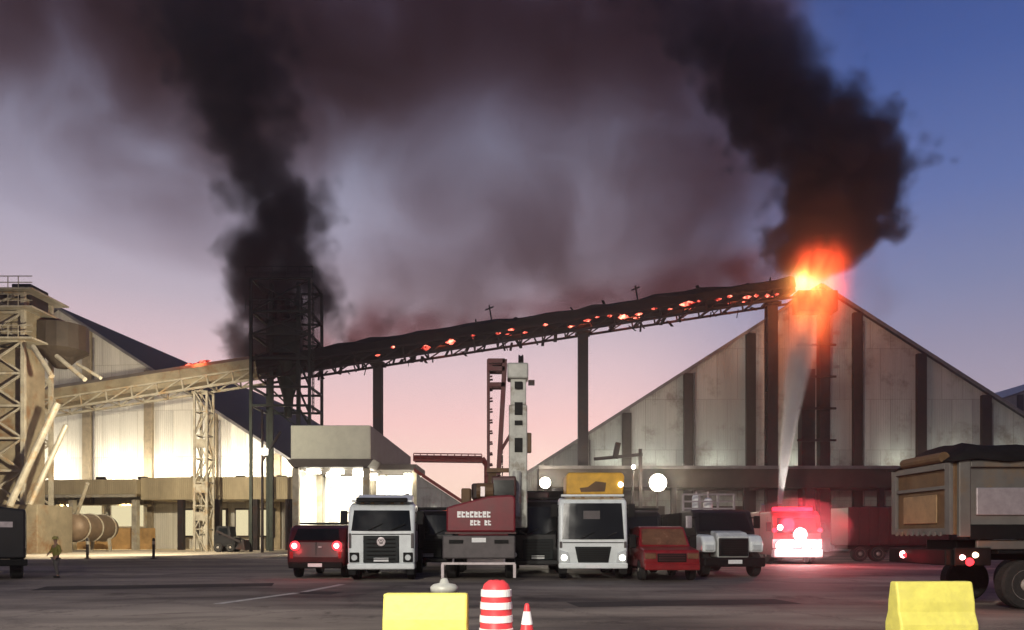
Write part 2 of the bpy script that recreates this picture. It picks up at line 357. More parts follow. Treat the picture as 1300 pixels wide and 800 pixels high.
# canopy and lower front of the lit warehouse
c = B(-26,13.5,-6.5,-.5,5.9,7.4).build('canopy', 'lean', wl, bevel=.03)
B(-26,13.5,-6.62,-6.5,5.55,5.85).build('gutter', 'steel_cream', c)
B(13.6,30,-6.0,-.5,5.3,7.6).build('canopy', 'lean', wl, bevel=.03)
for x in (-25,-17,-9,-1,6,13,18,22,26,29.5):
    B(x-.28,x+.28,-6.2,-5.6,0,5.3).build('canopy_post', 'steel_cream' if x < 14 else 'steel_dark', wl, bevel=.02)
B(-20,13,-3.2,-2.4,0,2.4).build('plinth', 'masonry', wl)
for a, b in ((-6.6,-2.2),(-1.4,2.6),(3.2,7.4),(8.2,12.2),(-12.4,-7.6)):
    f = B(a,b,-3.0,-2.6,2.45,5.0).build('window', 'steel_cream', wl)
    B(a+.18,b-.18,-3.03,-3.0,2.6,4.85).build('pane', 'lit_window', f)
for x0 in (15.2,18.6,21.2,24.0,27.0):
    f = B(x0,x0+1.7,-.75,-.5,1.4,4.6).build('window', 'steel_dark', wl)
    B(x0+.15,x0+1.55,-.78,-.75,1.6,4.4).build('pane', 'lit_window', f)
# the row of floodlights on the canopy that wash the wall from below
for x in (-22,-14,-7,0,7.2,12,18,23,27.5):
    f = MB().box(x-.5,x+.5,-3.2,-2.9,7.62,7.95).bar((x,-3.05,7.4),(x,-3.05,7.6),.12).build('floodlight', 'steel_dark', wl)
    light('AREA', 'wall_wash', (x,-3.0,8.0), 900 if x < 14 else 900, (1,.92,.76), (x,0.2,10.2), .9, parent=wl, sy=.4)

YR = 76
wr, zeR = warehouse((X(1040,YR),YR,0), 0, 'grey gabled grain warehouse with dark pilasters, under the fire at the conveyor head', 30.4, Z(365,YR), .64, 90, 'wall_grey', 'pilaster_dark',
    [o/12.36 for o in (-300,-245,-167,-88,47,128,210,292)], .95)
for x in (-16,-6,3,10,17,24):  # lamps added to lighten the recess under the left canopy
    f = B(x-.4,x+.4,-3.4,-3.1,5.1,5.28).build('added_canopy_lamp', 'steel_cream', wl)
    light('AREA','canopy_fill_light',(x,-3.25,5.05),260 if x < 13 else 130,(1,.80,.46),(x,-3.0,0),.8,parent=wl,sy=.3)
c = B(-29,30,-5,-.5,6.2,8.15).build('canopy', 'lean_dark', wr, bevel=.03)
B(-29,30,-5.1,-5.0,8.0,8.3).build('gutter', 'roof_edge', c)
for x in (-28,-22,-16,-9,-3,4,11,18,25): B(x-.25,x+.25,-4.9,-4.4,0,6.2).build('canopy_post', 'steel_dark', wr)
for x in (-25,-18,-10,6,14,22):
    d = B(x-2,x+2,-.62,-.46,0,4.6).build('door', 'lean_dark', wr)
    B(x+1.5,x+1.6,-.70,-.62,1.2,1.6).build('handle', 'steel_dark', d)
for x in (-21,-16.8,-10.5,-2,8,13.5,20):
    light('AREA', 'wall_wash', (x,-2.2,8.45), 80, (.96,1,.86), (x,0.1,11), .6, parent=wr, sy=.3)

t3 = warehouse((X(1470,128),128,0), 0, 'distant grey warehouse roof showing behind the right edge of the gabled warehouse', 32, Z(440,128), .34, 60, 'wall_grey', 'pilaster_dark', [-24,-16,-8,8], .9)[0]
[o for o in COL.objects if o.parent == t3 and o.name.startswith('roof')][0].data.materials[0] = M['wall_grey']
sh = thing('low_shed', (X(508,56),56,0), 'low grey shed with a red edged sloping roof behind the white flat nosed truck', 'shed')
MB().prism([(1.25,0),(5.6,0),(5.6,3.4),(1.25,6.25)], 'y', 0, 14).build('wall', 'wall_grey', sh)
r = MB().prism([(1.1,6.4),(6.1,3.12),(6.1,3.4),(1.1,6.7)], 'y', -.4, 14.4).build('roof', 'steel_red', sh)
B(2.4,2.75,-.12,-.01,3.3,3.6).build('wall_lamp', 'lamp_small', sh)

# ------------------------------------------------------------------ conveyor gallery
A = at(46,512,69); Bq = at(1003,367,73.4)
def onbelt(px):                                       # belt axis at a photo column
    for i in range(40):
        pass
    lo, hi = 0., 1.
    for _ in range(40):
        mid = (lo+hi)/2; p = A.lerp(Bq, mid)
        if 650+p.x/p.y*F < px: lo = mid
        else: hi = mid
    return A.lerp(Bq, lo)
cv = thing('conveyor_gallery', (0,0,0), 'long sloping conveyor gallery, pale at its lower end, charred with glowing embers above', 'conveyor')
d = (Bq-A).normalized(); side = d.cross(Vector((0,0,1))).normalized(); up = side.cross(d)
def seg(p0, p1, nm, m1, m2, hh=1.15, roof=True):
    tr = MB(); n = max(2, int((p1-p0).length/2.2))
    for s in (-1,1):
        for h in (-hh, -.1):
            tr.bar(p0+side*s*1.2+up*h, p1+side*s*1.2+up*h, .2)
        for i in range(n):
            a = p0.lerp(p1, i/n); b = p0.lerp(p1, (i+1)/n)
            tr.bar(a+side*s*1.2+up*-hh, a+side*s*1.2, .14)
            tr.bar(a+side*s*1.2-up*hh, b+side*s*1.2-up*.1, .12)
    for i in range(n+1):
        a = p0.lerp(p1, i/n); tr.bar(a-side*1.2-up*hh, a+side*1.2-up*hh, .14)
    o = tr.build('truss', m1, cv)
    f = MB(); f.bar(p0-up*.55, p1-up*.55, 2.1, .12)
    f.bar(p0-up*.35-side*1.0, p1-up*.35-side*1.0, .12,.55).bar(p0-up*.35+side*1.0, p1-up*.35+side*1.0, .12,.55)
    f.build('belt_deck', m2, cv)
    if roof:
        c = MB(); vs = []; n2 = max(3, int((p1-p0).length/1.5)); prof = [(-1.35,-.05),(-1.3,.75),(-.7,1.2),(.7,1.2),(1.3,.75),(1.35,-.05)]
        for i in range(n2+1):
            p = p0.lerp(p1, i/n2)
            for (a, b) in prof:
                j = 0 if m2 != 'char' else 1
                vs.append(p+side*(a+j*random.uniform(-.07,.07))+up*(b*(1+j*random.uniform(-.25,.08))+j*random.uniform(-.06,.06)))
        m_ = len(prof)
        fs = [(i*m_+k, i*m_+k+1, (i+1)*m_+k+1, (i+1)*m_+k) for i in range(n2) for k in range(m_-1)]
        c.add(vs, fs); oo = c.build('cover', m2, cv)
        so = oo.modifiers.new('shell', 'SOLIDIFY'); so.thickness = .06
P1 = onbelt(236); P2 = onbelt(330)
seg(A, P1, 'a', 'steel_cream', 'belt_cream')
seg(P1+d*.02, P2, 'b', 'steel_cream', 'belt_cream', roof=True)
seg(P2+d*.02, Bq, 'c', 'steel_dark', 'char')
# bent, torn sheets and posts sticking up out of the burnt cover
for i in range(34):
    p = onbelt(random.uniform(330, 985)); h = random.uniform(.3,.9); tn = MB()
    tn.bar(p+up*.6+side*random.uniform(-1,1), p+up*(.6+h)+side*random.uniform(-1.2,1.2)+d*random.uniform(-.9,.9), random.uniform(.08,.4), .06); tn.build('torn_sheet', 'char', cv)
for px, h in ((627,1.9),(812,1.7)):
    p = onbelt(px); tn = MB(); tn.bar(p+up*.6, p+up*(.9+h), .14); tn.bar(p+up*(.5+h)-d*.45, p+up*(.7+h)+d*.4, .12); tn.build('vent_post', 'char', cv)
# drooping scraps under the deck
for i in range(60):
    p = onbelt(random.uniform(400, 990)); h = random.uniform(.2,.8); tn = MB()
    tn.bar(p-up*1.0+side*random.uniform(-1.2,1.2), p-up*(1.1+h)+side*random.uniform(-1.2,1.2)+d*random.uniform(-.5,.5), random.uniform(.06,.35), .05); tn.build('hanging_scrap', 'char', cv)
# embers
def ember(p, l, h):
    m = MB(); n = 9; prof = []
    for i in range(n+1):
        t = i/n; r = (h/2)*math.sin(math.pi*min(max(t,.04),.96))*random.uniform(.6,1.15)
        prof.append((r, (t-.5)*l))
    vs = []
    for (r, t) in prof:
        for k in range(7):
            a = 2*math.pi*k/7; rr = r*random.uniform(.75,1.2)
            vs.append(p+d*t+up*rr*math.sin(a)+side*rr*math.cos(a)*.8)
    fs = [(j*7+i, j*7+(i+1)%7, (j+1)*7+(i+1)%7, (j+1)*7+i) for j in range(n) for i in range(7)]
    m.add(vs, fs); m.build('glowing_ember', 'ember', cv, smooth=True)
fr = side*1.28 if side.y < 0 else side*-1.28
ems = [(540,.9,.55),(571,.95,.6),(786,1.0,.5),(868,1.7,.55),(806,.8,.3),(826,.6,.25),(905,.8,.3),(941,.9,.35),(953,.5,.3),(720,.5,.25),(742,.8,.3),(690,.5,.3),(648,.8,.3),(664,.5,.25),(631,.5,.25),(480,.5,.25),(500,.45,.3),(845,.5,.2),(882,.6,.25),(920,.6,.3),(755,.5,.2),(600,.5,.2),(770,.5,.3),(966,.6,.4),(978,.5,.3)]
for px, l, h in ems:
    ember(onbelt(px)+fr-up*random.uniform(.1,.75), l, h)
for i in range(22):
    ember(onbelt(random.uniform(560,985))+fr*random.uniform(.6,1)-up*random.uniform(.05,.95), random.uniform(.25,.9), random.uniform(.08,.22))
ember(onbelt(248)+up*1.25+fr*.3, 2.2, .5); ember(onbelt(262)+up*1.5, 1.4, .4)
for px, e in ((254,520),(560,700),(660,500),(740,600),(800,900),(868,1200),(930,1000)):
    p = onbelt(px); light('POINT', 'ember_glow', p+fr*.2+up*(-.3 if px > 300 else 2.2), e*.9, (1,.14,.05), size=.6)

# supports
def column(px, Y, ztop, w, label, m='steel_dark', rz=0):
    t = thing('support_column', (X(px,Y),Y,0), label, 'column', rz, 'support columns under the conveyor')
    h = w/2
    B(-h,h,-h,-h+.12,.3,ztop).build('flange', m, t); B(-h,h,h-.12,h,.3,ztop).build('flange', m, t)
    B(-.1,.1,-h+.12,h-.12,.3,ztop).build('web', m, t)
    s = MB()
    z = 1.5
    while z < ztop-1: s.box(-h+.02,h-.02,-h+.13,h-.13,z,z+.08); z += 2.4
    s.build('stiffener', m, t)
    B(-h-.35,h+.35,-h-.35,h+.35,0,.3).build('base_plate', m, t); B(-h-.25,h+.25,-h-.3,h+.3,ztop,ztop+.25).build('cap_plate', m, t)
    return t
for px, lab, w_ in ((480,'dark steel column holding up the conveyor behind the shed with the lit interior',.85), (740,'dark steel column holding up the conveyor behind the white truck with the yellow load',.95), (979,'dark steel column nearest the fire, in front of the gabled warehouse',1.0)):
    p = onbelt(px); column(px, p.y, p.z-1.4, w_, lab)
def lattice(nm, px, Y, ztop, wx, wy, m, label, cat, leg=.22, step=2.6, brace=.12, loc=None, plates=()):
    t = thing(nm, (X(px,Y),Y,0), label, cat)
    for sx in (-1,1):
        for sy in (-1,1):
            MB().bar((sx*wx/2,sy*wy/2,0),(sx*wx/2,sy*wy/2,ztop),leg).build('leg', m, t)
    b = MB(); z = 0; i = 0
    while z < ztop-.5:
        z2 = min(z+step, ztop)
        for s in (-1,1):
            b.bar((-wx/2,s*wy/2,z2),(wx/2,s*wy/2,z2),brace); b.bar((s*wx/2,-wy/2,z2),(s*wx/2,wy/2,z2),brace)
            k = 1 if i % 2 else -1
            b.bar((-wx/2*k,s*wy/2,z),(wx/2*k,s*wy/2,z2),brace); b.bar((s*wx/2,-wy/2*k,z),(s*wx/2,wy/2*k,z2),brace)
        z = z2; i += 1
    b.build('bracing', m, t); return t
p = onbelt(259)
tr = lattice('trestle', 259, p.y, p.z-1.4, 1.15, 1.5, 'steel_cream', 'cream lattice trestle carrying the pale lower end of the conveyor', 'trestle', .2, 2.2, .1)
for z in (3.0, 5.6, 9.8): B(-.45,.45,-.85,-.78,z,z+.8).build('gusset_panel', 'steel_cream', tr, bevel=.01)

# burnt tower the conveyor passes through
pt = onbelt(366); YT = pt.y
bt = thing('transfer_tower', (X(366,YT),YT,0), 'burnt steel tower with a dark machine room, wrapped in black smoke where the conveyor passes', 'tower')
tx0, tx1 = X(329,YT)-X(366,YT), X(401,YT)-X(366,YT)
zt = Z(364,YT)
for x, yy, z0 in ((tx0,-2.2,0),(tx0+.1,2.2,0),(tx1,-2.2,0),(tx1,2.2,0),(tx0+1.5,-1.0,0),(tx1-1.3,-1.2,0)):
    MB().bar((x,yy,z0),(x,yy,zt),.26 if abs(x-tx0) < .2 or x == tx1 else .34).build('leg', 'steel_green', bt)
for py in (364,404,432,462,497,520):
    z = Z(py,YT); b = MB()
    b.bar((tx0,-2.2,z),(tx1,-2.2,z),.2); b.bar((tx0,2.2,z),(tx1,2.2,z),.2); b.bar((tx0,-2.2,z),(tx0,2.2,z),.2); b.bar((tx1,-2.2,z),(tx1,2.2,z),.2); b.build('cross_beam', 'steel_green', bt)
b = MB()
for (a, c) in ((497,530),(520,545),(462,497)):
    b.bar((tx0+1.5,-1.0,Z(a,YT)),(tx1-1.3,-1.2,Z(c,YT)),.14); b.bar((tx1-1.3,-1.2,Z(a,YT)),(tx1,-2.2,Z(c,YT)),.14)
b.build('diagonal_brace', 'steel_green', bt)
B(tx0+1.1,tx1-1.6,-1.0,1.3,Z(452,YT)+.1,Z(412,YT)).build('machine_room', 'steel_green', bt, bevel=.05)
for y_ in (-2.2,2.2):
    for a_, c_ in ((364,404),(404,432),(432,462)):
        MB().bar((tx0,y_,Z(a_,YT)),(tx1,y_,Z(c_,YT)),.12).build('diagonal_brace', 'steel_green', bt)
        MB().bar((tx1,y_,Z(a_,YT)),(tx0,y_,Z(c_,YT)),.12).build('diagonal_brace', 'steel_green', bt)
for k_ in range(3): MB().lathe([(.42,Z(404,YT)),(.42,Z(378,YT)),(.2,Z(372,YT))],(tx0+1.2+k_*1.25,.2,0),12).build('pipe_stack', 'steel_dark', bt)
hp = MB().lathe([(1.5,Z(462,YT)),(.5,Z(505,YT)),(.35,Z(530,YT))],(0,0,0),12).build('chute', 'steel_green', bt)
ld = MB()
for s in (0,.5): ld.bar((tx1+.35+s*.0,-2.5+s,Z(530,YT)),(tx1+.35,-2.5+s,Z(370,YT)),.07)
z = Z(530,YT)
while z < Z(370,YT): ld.bar((tx1+.35,-2.5,z),(tx1+.35,-2.0,z),.05); z += .35
ld.build('ladder', 'steel_green', bt)
rl = MB()
for z in (Z(404,YT), Z(364,YT)):
    for y in (-2.5,):
        rl.bar((tx0-.4,y,z+1),(tx1+.4,y,z+1),.06); rl.bar((tx0-.4,y,z+.5),(tx1+.4,y,z+.5),.05)
        for k in range(6): xx = tx0-.4+(tx1-tx0+.8)*k/5; rl.bar((xx,y,z),(xx,y,z+1),.05)
rl.build('handrail', 'steel_green', bt)
# slim pole with its arm in front of the tower
pl = thing('lamp_post', (X(333,64),64,0), 'slim dark post with a small pale floodlight, left of the shed under the burnt tower', 'lamp post')
MB().tube((0,0,0),(0,0,Z(520,64)),.14,10,.09).build('pole', 'steel_dark', pl)
MB().bar((0,0,Z(585,64)),(1.6,0,Z(548,64)),.16).build('brace', 'steel_dark', pl)
B(.1,.55,-.5,-.2,Z(578,64),Z(570,64)).build('lamp_head', 'lamp_small', pl)

# elevator tower at the far left
YE = 62
et = thing('elevator_tower', (X(22,YE),YE,0), 'floodlit cream grain elevator tower with platforms at the left edge of the photo', 'elevator')
ex = 2.0; zt = Z(374,YE)
for sx in (-1,1):
    for sy in (-1,1): MB().bar((sx*ex-.3,sy*1.8,0),(sx*ex-.3,sy*1.8,zt),.3).build('leg', 'steel_cream', et)
zs = [Z(py,YE) for py in (640,600,560,520,480,440,405,380)]
for sy in (-1,1):
    b = MB()
    for a, c in zip(zs, zs[1:]):
        b.bar((-ex-.3,sy*1.8,a),(ex-.3,sy*1.8,c),.14); b.bar((ex-.3,sy*1.8,a),(-ex-.3,sy*1.8,c),.14); b.bar((-ex-.3,sy*1.8,c),(ex-.3,sy*1.8,c),.18)
    b.build('bracing', 'steel_cream', et)
MB().box(-ex-.1,ex-.5,-1.2,1.3,0,Z(446,YE)).build('leg_casing', 'belt_cream', et, bevel=.04)
for py in (440,402,380):
    pf = B(-ex-1.2,ex+.9,-2.6,2.4,Z(py,YE),Z(py,YE)+.14).build('platform', 'steel_cream', et)
    r_ = MB()
    for zz in (.55,1.05): r_.bar((-ex-1.2,-2.55,Z(py,YE)+zz),(ex+.9,-2.55,Z(py,YE)+zz),.06)
    for k in range(7): r_.bar((-ex-1.2+k*.83,-2.55,Z(py,YE)),(-ex-1.2+k*.83,-2.55,Z(py,YE)+1.05),.05)
    r_.build('handrail', 'steel_cream', pf)
B(-ex-.5,ex-.2,-1.6,1.6,Z(432,YE),Z(386,YE)).build('head_house', 'belt_cream', et, bevel=.05)
B(.3,1.9,-1.2,1.2,Z(400,YE),Z(366,YE)).build('motor_box', 'steel_dark', et, bevel=.1)
B(-3.5,-.2,-1.0,1.0,Z(376,YE),Z(370,YE)).build('cap_roof', 'tip_rear', et, bevel=.03)
MB().lathe([(2.1,Z(405,YE)-.2),(2.15,Z(440,YE)),(1.2,Z(450,YE)),(.5,Z(462,YE))],(2.7,1.6,0),16).build('cyclone', 'lean_dark', et, smooth=False)
for a, c, r in (((42,440),(66,478),.2),((72,452),(108,482),.18),((98,462),(128,480),.14),((73,512),(12,642),.27),((84,540),(38,640),.2)):
    p0 = at(a[0],a[1],YE-3)-et.location; p1 = at(c[0],c[1],YE-4)-et.location
    MB().tube(p0, p1, r, 12).build('spout', 'steel_cream', et)
B(-.2,3.2,-2.4,2.4,0,Z(642,YE)).build('boot_housing', 'belt_cream', et, bevel=.04)

# ------------------------------------------------------------------ unloading shed with lit interior
YS = 60
us = thing('unloading_shed', (X(419,YS),YS,0), 'truck unloading shed with a pale flat fascia and a dazzling white interior', 'shed')
xl, xr = X(369,YS)-X(419,YS), X(470,YS)-X(419,YS); dp = 24
zt, zb = Z(540,YS), Z(583,YS)
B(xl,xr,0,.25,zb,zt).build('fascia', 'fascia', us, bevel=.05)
B(xr-.2,xr,.26,dp,zb,zt).build('side_fascia', 'fascia_shaded', us)
B(xl,xl+.2,.26,dp,zb,zt).build('side_fascia', 'fascia_shaded', us)
B(xl+.22,xr-.22,.26,dp,zt-.3,zt-.05).build('roof', 'roof', us)
MB().prism([(xl-.3,zb-.02),(xr+.3,zb-.02),(xr-.2,zb-.65),(xl+.2,zb-.65)], 'y', -.2, dp).build('soffit_beam', 'fascia_shaded', us)
for x in (xl+.3, xr-.4):
    for y in (.5, 8, 16, 23): B(x-.25,x+.25,y-.25,y+.25,0,zb-.66).build('post', 'steel_cream', us, bevel=.02)
B(xl+.56,xr-.66,9,9.3,0,zb-.66).build('back_wall', 'white_wall', us)
B(xl-.05,xl+.04,.8,dp,0,zb-.66).build('side_wall', 'white_wall', us)
B(xl+.3,xr-.3,dp+.1,dp+.4,0,zb-.66).build('rear_wall', 'white_wall', us)
for k in range(5):
    B(xl+.9+k*1.05,xl+1.75+k*1.05,8.9,8.98,2.2+.0*k,6.2).build('wall_panel', 'wall_pale', us, bevel=.02)
for (x, y) in ((-2.0,2.5),(0,2.5),(1.9,2.5),(-1.2,6),(1.2,6)):
    B(x-.55,x+.55,y-.25,y+.25,zb-.95,zb-.75).build('ceiling_lamp', 'lamp', us)
light('AREA','shed_light',(0,4,zb-1.0),2600,(1,.94,.78),(0,6.5,1),4.5,parent=us,sy=4)
light('AREA','shed_light',(0,16,zb-1.0),2000,(1,.94,.80),(0,16,0),4.5,parent=us,sy=7)
# white lined bay to the right of the shed, above the flat nosed truck
by = thing('loading_bay', (X(497,64),64,0), 'white lined loading bay glowing above the flat nosed truck, beside the unloading shed', 'bay')
B(-2.0,2.0,5,5.3,0,Z(598,64)).build('back_wall', 'white_wall', by)
B(-2.2,2.2,-.4,6,Z(597,64),Z(590,64)).build('roof', 'fascia_shaded', by)
for x in (-2.0,2.0): B(x-.2,x+.2,-.2,.2,0,Z(598,64)).build('post', 'steel_cream', by)
MB().tube((-1.7,.6,4.2),(-1.7,.6,7.0),.28,12).build('downpipe', 'steel_cream', by)
MB().bar((-.2,1,4.6),(1.4,1,5.2),.3).build('chute', 'steel_dark', by)
for x in (-1.4,1.5): B(x-.28,x+.28,-.75,-.45,Z(610,64),Z(602,64)).build('lamp', 'lamp', by)
light('AREA','bay_light',(0,2.2,Z(602,64)),1500,(1,.95,.82),(0,5.2,3.5),3.2,parent=by,sy=2)

# red pipe bridge
pb = thing('pipe_bridge', (0,0,0), 'horizontal dark red pipe bridge between the shed and the crane', 'pipe')
p0, p1 = at(526,581,58), at(612,582,58)
MB().tube(p0,p1,.2,12).build('pipe', 'steel_red', pb)
m = MB()
for s in (-.45,.45): m.bar(p0+Vector((0,s,-.25)),p1+Vector((0,s,-.25)),.16)
for i in range(11): c_ = p0.lerp(p1,i/10); m.bar(c_+Vector((0,-.45,-.25)),c_+Vector((0,.45,-.25)),.1); m.bar(c_+Vector((0,-.45,-.25)),c_+Vector((0,-.45,.25)),.07)
m.bar(p0+Vector((0,-.45,.28)),p1+Vector((0,-.45,.28)),.08)
m.build('walkway', 'steel_red', pb)
MB().tube(p1,p1+Vector((.35,0,-.5)),.22,12).tube(p1+Vector((.35,0,-.5)),(p1.x+.4,58,0),.2,12).build('drop_pipe', 'steel_red', pb)

# elevator leg against the right gable
lg = thing('bucket_elevator', (X(1032,73),73,0), 'dark elevator leg casing standing at the middle of the gabled warehouse wall', 'elevator')
B(-1.3,.0,-.6,.5,0,Z(470,73)).build('leg_casing', 'steel_dark', lg, bevel=.03)
B(.5,1.5,-.5,.4,0,Z(400,73)).build('leg_casing', 'steel_dark', lg, bevel=.03)
B(-1.8,2.1,-.9,.7,Z(398,73),Z(372,73)).build('head_box', 'char', lg, bevel=.08)
for py in (600,560,520,480,440): MB().bar((-1.8,-.65,Z(py,73)),(2,-.65,Z(py,73)),.2).build('brace', 'steel_dark', lg)
for px, py in ((1042,588),(1030,578)): pass

# floodlights on the right
def flood(px, py, Y, heads, power, label, sz=.62):
    t = thing('floodlight_mast', (X(px,Y),Y,0), label, 'floodlight', 0, 'floodlights along the gabled warehouse')
    z = Z(py,Y)
    MB().tube((0,.25,0),(0,.25,z+.2),.09,8).build('pole', 'steel_dark', t)
    h = MB()
    r_ = sz*.40
    spots = [(0,0)]; r_ = sz*(.9 if heads > 1 else .45)
    for dx, dz in spots:
        f = MB().lathe([(r_*.98,-.1),(r_,.02),(r_*.6,.2)],(dx,0,z+dz),18,'y').build('lamp_housing', 'steel_dark', t)
        MB().lathe([(r_*.3,-.24),(r_*.7,-.19),(r_*.95,-.101)],(dx,0,z+dz),18,'y').build('lens', 'lamp', f)
    light('SPOT','flood_beam',(0,-.4,z),power,(1,.90,.70),(0,-18,0),.4,150,.6,t)
    light('POINT','flood_spill',(0,-.9,z+.1),power*.55,(1,.88,.66),None,.5,parent=t)
flood(835,613,69.6,4,2600,'cluster of dazzling floodlights on a mast above the red pickup', .95)
flood(692,613,69.4,2,2200,'pair of bright floodlights on a mast left of the white truck with the yellow load', .6)
flood(804,593,69.4,1,300,'single small floodlight on a mast up beside the bright cluster', .45)
ct = MB()
br = thing('jib_bracket', (X(770,70),70,0), 'dark jib arm reaching out from the gabled warehouse wall above the yellow load', 'bracket')
MB().bar((-1.2,0,Z(583,70)),(3.4,0,Z(577,70)),.3).build('arm', 'steel_dark', br); MB().bar((3.2,0,0),(3.2,0,Z(570,70)),.3).build('post', 'steel_dark', br); MB().bar((.8,0,Z(582,70)),(1.1,0,Z(562,70)),.5).build('winch', 'steel_dark', br, bevel=.05)

# ------------------------------------------------------------------ vehicles
def wheel(x, y, r, wd, parent, rimm='rim'):
    s = 1 if x > 0 else -1
    w_ = MB().lathe([(r*.62,-wd/2),(r*.93,-wd/2),(r,-wd/2+.05),(r,wd/2-.05),(r*.93,wd/2),(r*.62,wd/2)],(x,y,r),28,'x').build('wheel', 'tyre', parent)
    e = x+s*wd/2
    MB().lathe([(r*.6,e-s*.12),(r*.62,e-s*.01),(r*.5,e-s*.03),(r*.42,e-s*.07),(r*.22,e-s*.06),(r*.2,e+s*.02),(r*.08,e+s*.03)],(0,y,r),24,'x').build('rim', rimm, w_, smooth=False)
    return w_
def ywheel(x, y, r, wd, parent, s, rimm='rim'):      # wheel whose axle runs along y, outer side towards s
    w_ = MB().lathe([(r*.62,-wd/2),(r*.93,-wd/2),(r,-wd/2+.05),(r,wd/2-.05),(r*.93,wd/2),(r*.62,wd/2)],(x,y,r),36,'y').build('wheel', 'tyre', parent)
    e = s*wd/2
    MB().lathe([(r*.62,e-s*.1),(r*.63,e+s*.01),(r*.55,e-s*.02),(r*.42,e-s*.10),(r*.3,e-s*.12),(r*.27,e+s*.02),(r*.12,e+s*.05)],(x,y,r),28,'y').build('rim', rimm, w_)
    nb = MB()
    for i in range(10):
        a = 2*math.pi*i/10; nb.tube((x+.46*r*math.cos(a),y+e-s*.08,r+.46*r*math.sin(a)),(x+.46*r*math.cos(a),y+e-s*.03,r+.46*r*math.sin(a)),.025,6)
    nb.build('wheel_nut', 'steel_dark', w_)
    return w_
def mirror(t, x, y, z, s, m='black'):
    a = MB().box(x-.11 if s > 0 else x-.13,x+.13 if s > 0 else x+.11,y-.02,y+.13,z-.36,z+.14).build('mirror', m, t, bevel=.03)
    MB().bar((x-s*.3,y+.08,z+.08),(x,y+.06,z+.05),.045).bar((x-s*.3,y+.08,z-.28),(x,y+.06,z-.28),.045).build('mirror_arm', 'black', a)
def slats(x0, x1, z0, z1, y, n, m, parent):
    b = MB()
    for i in range(n):
        z = z0+(z1-z0)*(i+.5)/n; b.box(x0,x1,y-.03,y,z-.02,z+.02)
    b.build('grille_bar', m, parent)

